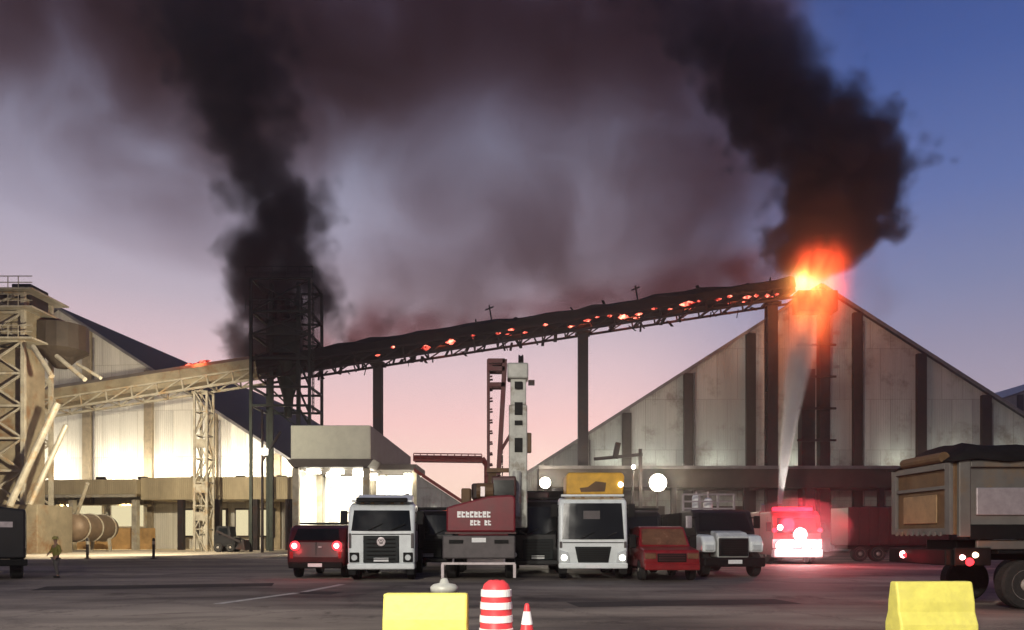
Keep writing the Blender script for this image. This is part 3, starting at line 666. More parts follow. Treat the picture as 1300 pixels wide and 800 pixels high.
def flat_truck(px, Y, label, cabm, W=2.45, zr=2.75, zws=(1.75,2.55), body='dark_body', bodyh=3.0, grille=(.62,.62,1.45), style='square', rz=0, name='cargo_truck', dark=False):
    t = thing(name, (X(px,Y),Y,0), label, 'truck', rz)
    h = W/2; a, b_ = zws
    prof = [(.06,.55),(0,1.0),(.0,a),(.22,b_),(.36,zr-.03),(.75,zr+.06),(1.9,zr+.06),(1.95,.55)]
    MB().prism(prof, 'x', -h, h).build('cab', cabm, t, bevel=.13)
    if True: [o for o in COL.objects if o.parent == t][-1].modifiers['bevel'].segments = 4
    def fy(z): return 0 if z <= a else (z-a)/(b_-a)*.22
    wm = MB(); vs = []; nc = 10
    for dy_ in (0,.06):
        for i in range(nc+1):
            u = -1+2*i/nc; bl = .055*(1-u*u)-dy_*.0
            vs += [(u*(h-.13), fy(a+.05)-.012-bl+dy_*(1+bl*18), a+.05), (u*(h-.2), fy(b_)-.012-bl+dy_*(1+bl*18), b_)]
    k2 = 2*(nc+1)
    fs = [(2*i,2*i+2,2*i+3,2*i+1) for i in range(nc)]+[(k2+2*i+1,k2+2*i+3,k2+2*i+2,k2+2*i) for i in range(nc)]
    fs += [(2*i+1,2*i+3,k2+2*i+3,k2+2*i+1) for i in range(nc)]+[(2*i,k2+2*i,k2+2*i+2,2*i+2) for i in range(nc)]+[(0,1,k2+1,k2),(2*nc,k2+2*nc,k2+2*nc+1,2*nc+1)]
    ws = wm.add(vs, fs).build('windscreen', 'glass', t, smooth=False)
    for s in (-.45,.35): MB().bar((s,-.09,a+.07),(s+.5,fy(a+.3)-.09,a+.3),.03).build('wiper', 'black', ws)
    gw, g0, g1 = grille
    if style == 'square':
        MB().box(-gw,gw,-.03,.02,g0,g1).build('grille', 'grille', t, bevel=.02)
    else:
        MB().prism([(-gw*.82,g0),(gw*.82,g0),(gw,g1),(-gw,g1)], 'y', -.04, .02).build('grille', 'grille', t, bevel=.02)
    gr = t.children[-1] if False else [o for o in COL.objects if o.parent == t and o.name.startswith('grille')][-1]
    slats(-gw*.8,gw*.8,g0+.06,g1-.06,-.042,6,'black',gr)
    if not dark:
        for s in (-1,1):
            MB().box(s*(h-.09)-.05,s*(h-.09)+.05,-.012,.05,1.15,a-.04).build('corner_deflector', 'grey_bumper', t, bevel=.02)
            MB().box(min(s*(h+.003),s*(h-.01)),max(s*(h+.003),s*(h-.01)),.75,1.6,a+.05,b_-.1).build('side_window', 'glass', t)
            MB().box(s*(h-.16)-.14,s*(h-.16)+.14,.02,.4,.2,.4).build('step', 'black', t, bevel=.02)
        MB().box(-h+.15,h-.15,-.016,.02,a-.09,a-.06).build('panel_seam', 'black', t)
        for x in (-.7,-.35,.35,.7): MB().box(x-.06,x+.06,.34,.4,zr+.02,zr+.07).build('marker_lamp', 'tip_panel', t)
        MB().prism([(.45,zr+.05),(1.75,zr+.42),(1.85,zr+.42),(1.85,zr+.05)], 'x', -h+.15, h-.15).build('roof_deflector', cabm, t, bevel=.06) if style == 'square' else None
    bp = MB().box(-h,h,-.08,.5,.40,.62).build('bumper', cabm, t, bevel=.05)
    MB().box(-.26,.26,-.1,-.082,.42,.55).build('number_plate', 'plate', bp) if style != 'square' else MB().box(-.26,.26,-.06,-.045,g0+.04,g0+.17).build('number_plate', 'plate', t)
    for s in (-1,1):
        if style == 'square':
            hl = MB().box(s*(h-.24)-.17,s*(h-.24)+.17,-.03,.02,.66,1.0).build('headlight', 'black', t, bevel=.02)
            MB().lathe([(.10,-.05),(.11,-.031)],(s*(h-.24),0,.82),16,'y').build('lens', 'lens', hl)
        else:
            MB().prism([(s*(h-.05),.62),(s*(h-.42),.62),(s*(h-.36),.98),(s*(h-.05),1.08)], 'y', -.05, .02).build('headlight', 'lens', t, bevel=.03)
            if not dark: MB().lathe([(.06,-.075),(.11,-.051)],(s*(h-.2),0,.8),14,'y').build('headlamp_bulb', 'lamp_small', t)
        mirror(t, s*(h+.16), .25, b_-.15, s)
        wheel(s*(h-.18), 1.05, .5, .3, t)
        wheel(s*(h-.26), 5.6, .5, .48, t)
    MB().box(-.45,.45,1.2,7.2,.55,.85).build('chassis', 'black', t)
    MB().box(-h-.03,h+.03,2.2,8.2,1.1,bodyh).build('cargo_body', 'cargo', t, bevel=.04)
    MB().box(-h+.1,h-.1,.25,.6,zr+.08,zr+.16).build('visor', cabm if not dark else 'black', t, bevel=.02)
    return t

vw = flat_truck(484, 26.2, 'white flat nosed truck with square dark grille and round badge beside the red tail lights', 'white', 2.36, 2.72, (1.72,2.5), 'dark_body', 2.6, (.63,.64,1.6), 'square', R(4))
bd = MB().lathe([(.14,-.075),(.16,-.07),(.16,-.045)],(0,0,1.38),24,'y').build('badge', 'chrome', vw)
m = MB()
for a, c in (((-.09,1.46),(-.03,1.3)),((-.03,1.3),(0,1.38)),((0,1.38),(.03,1.3)),((.03,1.3),(.09,1.46)),((-.05,1.48),(0,1.40)),((0,1.40),(.05,1.48))):
    m.bar((a[0],-.08,a[1]),(c[0],-.08,c[1]),.02)
m.build('emblem', 'black', bd)
MB().box(-.9,.9,.1,.5,2.8,2.95).build('roof_rack', 'black', vw, bevel=.03)
wt = flat_truck(753, 26.8, 'white truck with tall dark windscreen and trapezoid grille, yellow load above its cab', 'white', 2.5, 2.95, (1.42,2.78), 'dark_body', 2.8, (.66,.62,1.2), 'trap', R(-2))
B(-1.0,-.2,-.02,.0,2.2,2.5) if False else None
MB().box(-.35,.25,.03,.06,2.2,2.5).build('sunstrip', 'grey_bumper', wt)
hd = thing('yellow_load', (X(756,27.9),27.9,0), 'yellow machine housing with a dark opening, resting on the truck body above the white cab', 'machine')
yz0, yz1 = Z(628,27.9), Z(600,27.9)
MB().prism([(-1.1,yz0),(1.05,yz0),(1.1,yz1-.12),(1.0,yz1),(-1.0,yz1),(-1.1,yz1-.1)], 'y', 0, 1.6).build('housing', 'yellow', hd, bevel=.06)
MB().prism([(-.55,yz0+.1),(.35,yz0+.12),(.4,yz0+.45),(.0,yz0+.5),(-.3,yz0+.28),(-.6,yz0+.25)], 'y', -.03, .02).build('opening', 'tip_rear', hd)
MB().box(-1.1,.8,-.06,.02,yz0-.14,yz0-.01).build('sill_plate', 'steel_cream', hd, bevel=.02)
MB().lathe([(.09,-.06),(.1,-.01)],(.95,0,yz0+.38),14,'y').build('lamp', 'lamp_small', hd)
MB().bar((0,.8,2.86),(0,.8,yz0),.6).build('pedestal', 'black', hd)
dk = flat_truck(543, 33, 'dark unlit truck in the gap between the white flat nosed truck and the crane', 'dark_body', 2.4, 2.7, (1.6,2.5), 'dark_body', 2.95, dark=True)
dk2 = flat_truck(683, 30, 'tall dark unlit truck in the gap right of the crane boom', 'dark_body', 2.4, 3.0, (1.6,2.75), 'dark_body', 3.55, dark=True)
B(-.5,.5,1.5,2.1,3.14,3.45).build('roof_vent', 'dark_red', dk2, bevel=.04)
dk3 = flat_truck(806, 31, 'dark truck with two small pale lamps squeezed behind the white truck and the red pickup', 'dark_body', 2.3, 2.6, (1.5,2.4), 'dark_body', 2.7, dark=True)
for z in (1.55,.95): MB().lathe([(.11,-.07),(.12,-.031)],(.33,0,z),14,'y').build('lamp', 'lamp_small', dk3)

# bonneted truck, white wings and black grille
YB = 28.5
bt2 = thing('bonneted_truck', (X(931,YB),YB,0), 'bonneted truck with white wings and black grille, left of the flashing fire engine', 'truck', R(3))
h = 1.2
MB().prism([(.9,.6),(.9,1.75),(1.35,2.55),(1.6,2.65),(2.9,2.65),(2.95,.6)], 'x', -h, h).build('cab', 'dark_body', bt2, bevel=.06)
MB().prism([(0,.75),(0,1.55),(.25,1.72),(.9,1.8),(.9,.75)], 'x', -.62, .62).build('bonnet', 'white_dirty', bt2, bevel=.06)
for s in (-1,1):
    MB().prism([(.02,.95),(.0,1.35),(.25,1.6),(.88,1.66),(.88,.95)], 'x', min(s*.66,s*h), max(s*.66,s*h)).build('wing', 'white', bt2, bevel=.08)
    MB().box(s*.92-.17,s*.92+.17,-.03,.05,1.02,1.25).build('headlight', 'lens', bt2, bevel=.03)
    mirror(bt2, s*1.38, 1.15, 2.25, s, 'chrome' if s < 0 else 'black'); wheel(s*1.0, .55, .48, .3, bt2); wheel(s*.95, 5.2, .48, .45, bt2)
gr = MB().box(-.58,.58,-.05,.02,.8,1.5).build('grille', 'grille', bt2, bevel=.03); slats(-.5,.5,.86,1.45,-.055,7,'black',gr)
MB().box(-h,h,-.2,.3,.4,.75).build('bumper', 'black', bt2, bevel=.06)
MB().box(-.27,.27,-.225,-.205,.52,.67).build('number_plate', 'plate', bt2)
MB().add([(-1.05,.88,1.8),(1.05,.88,1.8),(.95,1.28,2.5),(-.95,1.28,2.5),(-1.05,1.0,1.8),(1.05,1.0,1.8),(.95,1.4,2.5),(-.95,1.4,2.5)],[(0,1,2,3),(7,6,5,4),(0,4,5,1),(1,5,6,2),(2,6,7,3),(3,7,4,0)]).build('windscreen', 'glass', bt2)
rk = MB()
for x in (-1.1,-.4,.4,1.1): rk.bar((x,3.0,2.6),(x,3.0,3.35),.08)
for z in (2.75,3.05,3.35): rk.bar((-1.1,3.0,z),(1.1,3.0,z),.07)
rk.build('headache_rack', 'chrome', bt2)
MB().box(-.4,.4,3.2,7.6,.6,.9).build('chassis', 'black', bt2); MB().box(-1.2,1.2,3.2,7.8,1.0,2.58).build('cargo_body', 'cargo', bt2, bevel=.04)
for x, z in ((-.55,2.9),(-.05,2.85)):
    cy = thing('gas_cylinder', (X(931,YB)+x,YB+3.5,2.6), 'pale lit cylinder standing on the body of the bonneted truck, %s' % ('the taller left one' if x < -.3 else 'the shorter right one'), 'cylinder')
    MB().lathe([(.17,0),(.19,.1),(.19,.65 if x < -.3 else .5),(.12,.8 if x < -.3 else .62),(.05,.82 if x < -.3 else .64)],(0,0,0),16).build('bottle', 'plate', cy, smooth=True)
    MB().tube((0,0,.62),(0,0,.9),.035,8).build('valve', 'chrome', cy)

# red pickup facing the camera, dark red pickup seen from behind
def pickup(px, Y, label, bm, gm, rz, W=1.9, hgt=1.9):
    t = thing('pickup_truck', (X(px,Y),Y,0), label, 'pickup', rz)
    h = W/2
    MB().prism([(0,.45),(-.02,.75),(.08,1.1),(1.25,1.22),(5.1,1.22),(5.2,.5),(5.1,.42)], 'x', -h, h).build('body', bm, t, bevel=.09)
    c = MB(); q1 = [(1.2,1.2),(1.75,hgt-.04),(2.1,hgt),(3.1,hgt),(3.4,1.2)]
    n = len(q1); vs = []
    for s in (-1,1):
        for (y, z) in q1: vs.append((s*(h-.04-(z-1.2)*.16),y,z))
    c.add(vs,[tuple(range(n-1,-1,-1)),tuple(range(n,2*n))]+[(i,(i+1)%n,n+(i+1)%n,n+i) for i in range(n)]).build('cab', bm, t, bevel=.05)
    f = .55/(hgt-1.24)
    def yw(z): return 1.2+(z-1.2)*f
    z0, z1 = 1.27, hgt-.1
    MB().add([(-h+.16,yw(z0)-.02,z0),(h-.16,yw(z0)-.02,z0),(h-.22,yw(z1)-.02,z1),(-h+.22,yw(z1)-.02,z1),(-h+.16,yw(z0)+.05,z0),(h-.16,yw(z0)+.05,z0),(h-.22,yw(z1)+.05,z1),(-h+.22,yw(z1)+.05,z1)],[(0,1,2,3),(7,6,5,4),(0,4,5,1),(1,5,6,2),(2,6,7,3),(3,7,4,0)]).build('windscreen', gm, t)
    MB().add([(-h+.2,3.43,1.27),(h-.2,3.43,1.27),(h-.26,3.16,hgt-.1),(-h+.26,3.16,hgt-.1)],[(0,1,2,3)]).build('rear_window', 'glass', t)
    gr = MB().box(-.5,.5,-.05,.05,.68,.98).build('grille', 'black', t, bevel=.02); slats(-.45,.45,.7,.96,-.055,3,'dark_red',gr)
    MB().box(-h+.02,h-.02,-.12,.1,.4,.62).build('bumper', bm, t, bevel=.04)
    MB().box(-h+.02,h-.02,5.12,5.3,.45,.66).build('rear_bumper', 'black', t, bevel=.03)
    MB().box(-.26,.26,5.30,5.315,.5,.63).build('number_plate', 'plate', t)
    MB().box(-h+.2,h-.2,5.19,5.22,.7,1.18).build('tailgate', bm, t, bevel=.01)
    for s in (-1,1):
        MB().box(s*(h-.24)-.2,s*(h-.24)+.2,-.04,.06,.78,1.0).build('headlight', 'glass_brown', t, bevel=.04)
        wheel(s*(h-.1), .95, .38, .24, t); wheel(s*(h-.1), 4.1, .38, .24, t); mirror(t, s*(h+.12), 1.5, 1.5, s)
        MB().box(s*(h-.1)-.1,s*(h-.1)+.1,5.16,5.24,.78,1.16).build('tail_light', 'tail', t, bevel=.02)
    return t
pk = pickup(853, 25.6, 'bright red pickup with a painted brown windscreen reflection under the floodlight cluster, facing the camera', 'red', 'glass_brown', 0, 1.95, 1.95)
MB().box(-.75,.75,3.6,4.6,1.23,1.9).build('cargo', 'tip_rear', pk, bevel=.06)

# van seen from behind with the tail lights on
YV = 27.5
vn = thing('parked_car', (X(401,YV),YV,0), 'dark red car seen from behind, both tail lights glowing, left of the flat nosed truck', 'car')
MB().prism([(0,.45),(-.02,.8),(.06,1.35),(.42,1.9),(.8,2.0),(3.2,1.98),(4.0,1.35),(5.0,1.2),(5.1,.45)], 'x', -1.08, 1.08).build('body', 'dark_red', vn, bevel=.1)
MB().add([(-.86,.06,1.42),(.86,.06,1.42),(.76,.36,1.86),(-.76,.36,1.86),(-.86,.2,1.42),(.86,.2,1.42),(.76,.5,1.86),(-.76,.5,1.86)],[(0,1,2,3),(7,6,5,4),(0,4,5,1),(1,5,6,2),(2,6,7,3),(3,7,4,0)]).build('rear_window', 'glass', vn)
MB().box(-.006,.006,-.012,.05,.6,1.35).build('door_seam', 'black', vn)
MB().box(-1.0,1.0,-.12,.1,.38,.62).build('rear_bumper', 'black', vn, bevel=.04)
MB().box(-.26,.26,-.14,-.125,.44,.57).build('number_plate', 'plate', vn)
MB().box(.1,.22,-.04,-.01,1.15,1.2).build('door_handle', 'chrome', vn)
for s in (-1,1):
    tl = MB().lathe([(.13,-.07),(.17,-.05),(.18,.02)],(s*.78,0,1.22),18,'y').build('tail_light', 'tail', vn)
    MB().lathe([(.05,-.10),(.10,-.071)],(s*.78,0,1.22),14,'y').build('bulb', 'tail_hot', tl)
    MB().box(s*.9-.06,s*.9+.06,-.05,.02,.75,1.0).build('reflector', 'red', vn)
    wheel(s*.9, .95, .36, .24, vn); wheel(s*.9, 4.1, .36, .24, vn); mirror(vn, s*1.16, 3.9, 1.6, s)
    light('POINT','tail_glow',(s*.78,-.45,1.15),15,(1,.05,.06),None,.12,parent=vn)
MB().box(-.85,.85,.9,3.0,2.04,2.1).build('roof_rack', 'black', vn)

# crane truck
YC = 26.2
cr = thing('mobile_crane', (X(608,YC),YC,0), 'red mobile crane seen from behind with its pale telescopic boom raised and grey bumper', 'crane')
h = 1.29
MB().prism([(-1.16,1.72),(1.3,1.72),(1.3,2.95),(1.15,3.05),(.35,3.0),(-.75,2.72),(-1.16,2.6)], 'y', 0, 2.2).build('counterweight', 'crane_red', cr, bevel=.07)
MB().prism([(-1.2,1.66),(1.32,1.66),(1.32,1.72),(-1.2,1.72)], 'y', -.03, 2.3).build('slew_deck', 'dark_red', cr)
MB().box(.42,1.32,.5,2.6,3.0,3.75).build('operator_cab', 'dark_red', cr, bevel=.06)
MB().box(.5,1.24,.46,.49,3.05,3.6).build('cab_window', 'glass', cr)
MB().box(.05,.2,.2,.35,3.0,3.35).build('exhaust', 'chrome', cr)
MB().box(-.3,.35,.6,1.7,2.9,3.5).build('winch_housing', 'steel_dark', cr, bevel=.08)
MB().tube((-.1,.55,3.2),(.5,.55,3.2),.3,16).build('winch_drum', 'tip_rear', cr)
MB().box(-.65,-.3,.3,.7,2.65,3.3).build('hydraulic_box', 'tip_rear', cr, bevel=.05)
MB().box(-h,h,-.05,.8,.78,1.6).build('rear_bumper', 'grey_bumper', cr, bevel=.05)
MB().box(-1.05,-.55,-.085,-.052,1.32,1.45).box(.55,1.05,-.085,-.052,1.32,1.45).build('tail_light', 'black', cr)
MB().box(-.25,.25,-.085,-.055,1.36,1.52).build('number_plate', 'plate', cr)
fb = MB().bar((-h,-.25,.62),(h,-.25,.62),.09,.08)
for s in (-1,1): fb.bar((s*(h-.03),-.25,.6),(s*(h-.03),-.25,.12),.1)
fb.bar((-.9,-.25,.62),(-.9,.1,.8),.06).bar((.9,-.25,.62),(.9,.1,.8),.06)
fb.build('underrun_bar', 'chrome', cr)
MB().box(-h+.15,h-.15,.8,9.4,.75,1.55).build('carrier', 'dark_body', cr, bevel=.04)
MB().box(-h,h,7.4,9.6,1.56,2.4).build('drive_cab', 'crane_red', cr, bevel=.08)
for y in (1.6,3.0,6.2,7.8):
    for s in (-1,1): wheel(s*(h-.2), y, .54, .36, cr)
# lettering too blurred to read: two lines of pale strokes
lt = MB(); random.seed(3)
def line(x0, x1, z0, z1, n, skip=()):
    w_ = (x1-x0)/n
    for i in range(n):
        if i in skip: continue
        a = x0+i*w_+.012; b_ = x0+(i+1)*w_-.012; g_ = random.uniform(.25,.7)
        lt.box(a,b_,-.014,-.004,z0,z0+(z1-z0)*.30); lt.box(a,a+(b_-a)*.42,-.014,-.004,z0+(z1-z0)*.301,z1)
        lt.box(a+(b_-a)*.421,b_,-.014,-.004,z0+(z1-z0)*(.45+.2*(i%2)),z1-(z1-z0)*.08*(i%3))
line(-.78,.42,2.24,2.46,8); line(-.32,.44,1.96,2.15,6,(3,))
lt.build('lettering', 'reflect', cr)
# telescopic boom
def boomz(py, Y): return Z(py, Y)
bx = X(658,YC+2)-X(608,YC)
bm1 = MB().box(bx-.36,bx+.34,1.8,2.6,1.9,Z(515,28.2)).build('boom_base', 'boom', cr, bevel=.04)
MB().box(bx-.30,bx+.30,1.88,2.5,Z(515,28.2),Z(470,28.2)).build('boom_section', 'boom', cr, bevel=.03)
hdb = MB().box(bx-.42,bx+.38,1.75,2.55,Z(482,28.2),Z(462,28.2)).build('boom_head', 'boom', cr, bevel=.06)
MB().lathe([(.2,-.1),(.26,-.08),(.2,0),(.26,.08),(.2,.1)],(bx+.1,2.1,Z(458,28.2)),16,'x').build('sheave', 'steel_dark', hdb)
MB().bar((bx+.38,2.0,Z(486,28.2)),(bx+.62,2.0,Z(486,28.2)),.18).build('head_lug', 'steel_dark', hdb)
for z0, z1 in ((486,495),(512,528),(535,541),(557,575)):
    MB().box(bx-.14,bx+.16,1.76,1.795,Z(z1,28.2),Z(z0,28.2)).build('boom_hole', 'black', cr, bevel=.01)
MB().bar((bx+.36,2.0,Z(575,28.2)),(bx+.36,2.0,Z(550,28.2)),.28).build('hose_reel', 'tip_rear', cr, bevel=.03)
MB().tube((bx-.1,1.4,2.3),(bx-.05,1.7,Z(600,28.2)),.16,12).build('lift_ram', 'boom', cr)
# red lattice jib folded beside the boom
jb = MB(); jx0, jx1 = X(620,28.6)-X(608,YC), X(641,28.6)-X(608,YC); jz0, jz1 = Z(604,28.6), Z(458,28.6)
for x, xo in ((jx0,0),(jx1,-.25)):
    for y in (2.2,2.8): jb.bar((x+xo*1.0,y,jz0),(x,y,jz1),.10 if x == jx0 else .17)
z = jz0; i = 0
while z < jz1-.2:
    for y in (2.2,2.8): jb.bar((jx0,y,z),(jx0+.16,y,z+.02),.06)
    jb.bar((jx0,2.2,z),(jx0,2.8,z+.4),.05); jb.bar((jx1-.1,2.2,z),(jx1-.1,2.8,z+.4),.05); z += .42
for py in (460,470,490): jb.bar((jx0,2.2,Z(py,28.6)),(jx1,2.2,Z(py,28.6)),.17); jb.bar((jx0,2.8,Z(py,28.6)),(jx1,2.8,Z(py,28.6)),.12)
jb.bar((jx1-.2,2.3,Z(575,28.6)),(jx1+.35,2.3,Z(545,28.6)),.12)
jb.build('lattice_jib', 'jib', cr)
MB().bar((jx0+.1,1.8,jz0-1.0),(jx0+.2,2.3,jz0+.1),.3).bar((jx0-.05,2.1,Z(598,28.6)),(jx1+.35,2.1,Z(598,28.6)),.16).build('jib_bracket', 'tip_rear', cr)

# fire engine with flashing lights
YF = 41
fe = thing('fire_engine', (X(1012,YF),YF,0), 'fire engine with dazzling white lamps and red beacons, left of the dark red trailer', 'fire engine')
h = 1.35
MB().prism([(.05,.5),(0,1.0),(0,1.6),(.2,2.7),(.4,2.95),(2.2,2.95),(2.2,.5)], 'x', -h, h).build('cab', 'red', fe, bevel=.08)
MB().box(-h,h,2.25,8,.7,3.0).build('equipment_body', 'red', fe, bevel=.05)
MB().add([(-1.15,.0,1.72),(1.15,.0,1.72),(1.05,.17,2.6),(-1.05,.17,2.6),(-1.15,.1,1.72),(1.15,.1,1.72),(1.05,.27,2.6),(-1.05,.27,2.6)],[(0,1,2,3),(7,6,5,4),(0,4,5,1),(1,5,6,2),(2,6,7,3),(3,7,4,0)]).build('windscreen', 'glass', fe)
MB().box(-h-.02,h+.02,-.04,.04,.9,1.4).build('white_band', 'reflect', fe, bevel=.02)
MB().box(-h,h,-.2,.3,.4,.85).build('bumper', 'reflect', fe, bevel=.05)
for x, z, r, mm in ((-1.0,1.05,.24,'headlamp'),(-.5,1.0,.2,'headlamp'),(.12,1.66,.36,'headlamp'),(1.02,1.05,.26,'headlamp'),(.45,.95,.22,'headlamp'),(-1.0,2.05,.15,'headlamp')):
    hl = MB().lathe([(r*1.1,-.16),(r*1.12,-.02)],(x,0,z),18,'y').build('headlight', 'chrome', fe)
    MB().lathe([(r*.4,-.22),(r,-.161)],(x,0,z),18,'y').build('lens', mm, hl)
lb = MB().box(-1.1,1.1,.55,.85,2.98,3.2).build('light_bar', 'beacon', fe, bevel=.04)
for x in (-1.25,1.25): MB().lathe([(.12,-.1),(.13,0)],(x,0,1.9),14,'y').build('beacon', 'beacon', fe)
for s in (-1,1): wheel(s*1.15, 1.2, .5, .32, fe); wheel(s*1.12, 6, .5, .45, fe); mirror(fe, s*1.5, .2, 2.2, s)
MB().tube((-.5,4.2,3.0),(-.62,3.8,3.5),.16,12,.1).build('water_monitor', 'chrome', fe)
light('POINT','beacon_glow',(0,-1.1,2.7),1100,(1,.03,.06),None,.4,parent=fe)
light('POINT','beacon_glow',(1.9,-1.5,2.2),220,(1,.03,.05),None,.4,parent=fe)
light('SPOT','jet_fill_spot',(.3,2.6,3.3),16000,(1,.93,.84),(8.6,22,16.2),.1,26,.7,fe)  # spot added to brighten the water jet, no lamp stands here
light('SPOT','lamp_glow',(0.2,-.3,1.2),300,(1,.8,.78),(0,-9,0),.4,130,.6,fe)
light('POINT','lamp_glow',(-.7,-.7,1.0),80,(1,.72,.72),None,.3,parent=fe)
light('POINT','lamp_glow',(.8,-.7,1.0),80,(1,.72,.72),None,.3,parent=fe)
rt = thing('box_trailer', (X(1118,45.5),45.5,0), 'long dark red box trailer parked beyond the fire engine, left of the tipper', 'trailer')
MB().box(-2.0,4.2,0,2.5,1.0,3.35).build('cargo_box', 'dark_red', rt, bevel=.04)
m = MB()
for i in range(11): m.box(-1.9+i*.6,-1.82+i*.6,-.05,-.002,1.02,3.33)
m.build('box_rib', 'dark_red', rt); MB().box(-1.9,4.0,.3,2.2,.75,.98).build('chassis', 'black', rt)
for x in (-1.2,-.1,3.2): ywheel(x, .3, .48, .4, rt, -1)

# tipper semi trailer at the right
tx, ty0, ty1 = 9.6, 16.0, 18.5
tp = thing('tipper_trailer', (tx,ty0,0), 'grey tipper trailer with a rusty tailgate and a rolled black tarpaulin at the right edge', 'tipper')
wd = ty1-ty0; z0, z1 = 1.62, 3.2; Ln = 9
MB().box(.1,Ln,.05,wd-.05,z0,z1).build('tipper_body', 'tip_side', tp, bevel=.02)
for x in (.16,2.35,4.55,6.75):
    MB().box(x-.12,x+.13,-.06,.048,z0-.05,z1+.06).build('side_post', 'tip_side', tp, bevel=.02)
MB().box(.3,Ln,-.05,.048,z1-.12,z1+.03).build('top_rail', 'tip_side', tp, bevel=.015)
MB().box(.3,Ln,-.03,.048,z0-.1,z0+.22).build('bottom_rail', 'black', tp, bevel=.015)
for x in (1.25,3.45,5.65): MB().box(x-.8,x+.85,.0,.046,z0+.42,z0+1.02).build('side_panel', 'chrome', tp, bevel=.03)
tg = MB().box(-.04,.09,.02,wd-.02,z0,z1).build('tailgate', 'tip_rear', tp, bevel=.02)
fr_ = MB()
for y in (.12,wd-.12): fr_.box(-.12,-.042,y-.1,y+.1,z0,z1)
fr_.box(-.12,-.042,.22,wd-.22,z0,z0+.14).box(-.12,-.042,.22,wd-.22,z1-.14,z1).box(-.10,-.042,.22,wd-.22,z0+1.0,z0+1.08)
fr_.build('tailgate_frame', 'tip_side', tg, bevel=.01)
MB().box(-.08,-.042,.6,wd-.5,z0+.25,z0+.9).build('tailgate_panel', 'tip_panel', tg, bevel=.02)
for i in range(9): MB().box(-.16,-.121,.3+i*.23,.38+i*.23,z0-.03,z0+.07).build('hinge', 'tip_side', tg)
# tarpaulin heaped over the rim
tv = MB(); nx, ny = 30, 8; vs = []
for i in range(nx+1):
    for j in range(ny+1):
        x = -.15+(Ln+.2)*i/nx; a = j/ny
        y = -.14+(wd+.28)*a; e = math.sin(math.pi*a)**.22 if 0 < a < 1 else 0
        rise = min(1, max(0, (x-.05)/.3))**.7
        z = z1+.04+(.44*rise)*e*(.95+.05*math.sin(2.3*x)) + .07*noise.noise(Vector((x*1.5,y*2,0)))
        vs.append((x,y,z))
tv.add(vs,[(i*(ny+1)+j,(i+1)*(ny+1)+j,(i+1)*(ny+1)+j+1,i*(ny+1)+j+1) for i in range(nx) for j in range(ny)])
to = tv.build('tarpaulin', 'tarp', tp, smooth=True); so = to.modifiers.new('shell','SOLIDIFY'); so.thickness = .03
MB().tube((-.1,.25,z1+.12),(-.1,wd-.6,z1+.12),.12,12).build('tarpaulin_roll', 'tip_rear', tp)
ch = MB().box(.4,Ln,.65,wd-.65,1.05,1.5).box(.0,.4,.5,wd-.5,1.0,1.3).build('chassis', 'black', tp, bevel=.02)
for x in (1.58,2.9,4.2): 
    ywheel(x, .22, .53, .34, tp, -1); ywheel(x, wd-.22, .53, .34, tp, 1)
fd = MB()
MB().box(.9,5.0,-.02,.5,1.2,1.28).build('mudguard', 'black', tp, bevel=.02)
MB().box(-.2,.1,.05,wd-.05,.95,1.3).build('light_beam', 'black', tp, bevel=.02)
MB().box(.5,Ln,.06,.14,1.30,1.5).build('chassis_rail', 'tip_side', tp, bevel=.02)
MB().box(-.05,.75,-.03,.03,.95,1.34).build('light_beam_end', 'black', tp, bevel=.02)
for y, z, r, mm in ((wd-.75,1.15,.09,'tail_hot'),(wd-.85,1.13,.05,'tail')):
    MB().lathe([(r*.8,-.26),(r,-.21)],(0,y,z),14,'x').build('tail_light', mm, tp)
for x, z, r, mm in ((.12,1.13,.06,'tail_hot'),(.40,1.18,.065,'marker'),(.28,1.03,.09,'tail')):
    MB().lathe([(r*.8,-.075),(r,-.031)],(x,0,z),14,'y').build('tail_light', mm, tp)
light('POINT','tail_glow',(-.6,wd-.75,1.1),10,(1,.05,.08),None,.1,parent=tp)
light('POINT','tail_glow',(.25,-.5,1.1),14,(1,.16,.08),None,.1,parent=tp)

# dark truck at the left edge
ltk = thing('dark_truck', (X(35,27),27,0), 'dark truck body cut off by the left edge, next to the person', 'truck', R(33))
MB().prism([(-.05,.75),(-.05,2.55),(-2.5,2.85),(-2.5,.75)], 'y', 0, 5).build('cargo_body', 'dark_body', ltk, bevel=.08)
MB().box(-.9,-.45,-.03,.0,1.9,2.1).build('reflector', 'chrome', ltk)
MB().box(-2.4,.0,-.05,.1,.5,.74).build('bumper', 'black', ltk, bevel=.03)
for x in (-.35,-2.2):
    wheel(x if x > -1 else x, 1.0, .5, .4, ltk)
    wheel(x, 3.6, .5, .4, ltk)

# brown tank and small machine under the lit warehouse
tk = thing('tank', (X(96,66),66,.12), 'brown horizontal tank on legs in front of the lit warehouse, near the elevator tower', 'tank')
MB().lathe([(.3,-.9),(1.1,-.7),(1.25,0),(1.25,4.6),(1.1,5.2),(.3,5.4)],(0,0,2.2),24,'y').build('shell', 'tank', tk, smooth=True)
for y in (.1,2.2,4.4): MB().lathe([(1.28,y-.06),(1.33,y-.05),(1.33,y+.05),(1.28,y+.06)],(0,0,2.2),24,'y').build('band', 'steel_cream', tk)
for x in (-.9,.9):
    for y in (.5,4.1): MB().bar((x,y,0),(x*.8,y,1.4),.22).build('leg', 'steel_cream', tk)
MB().tube((.2,-.2,3.3),(2.2,-2,6.0),.16,10).build('feed_pipe', 'steel_cream', tk)
mc = thing('skid_loader', (X(284,66),66,.12), 'small dark skid loader parked beside the cream trestle', 'loader')
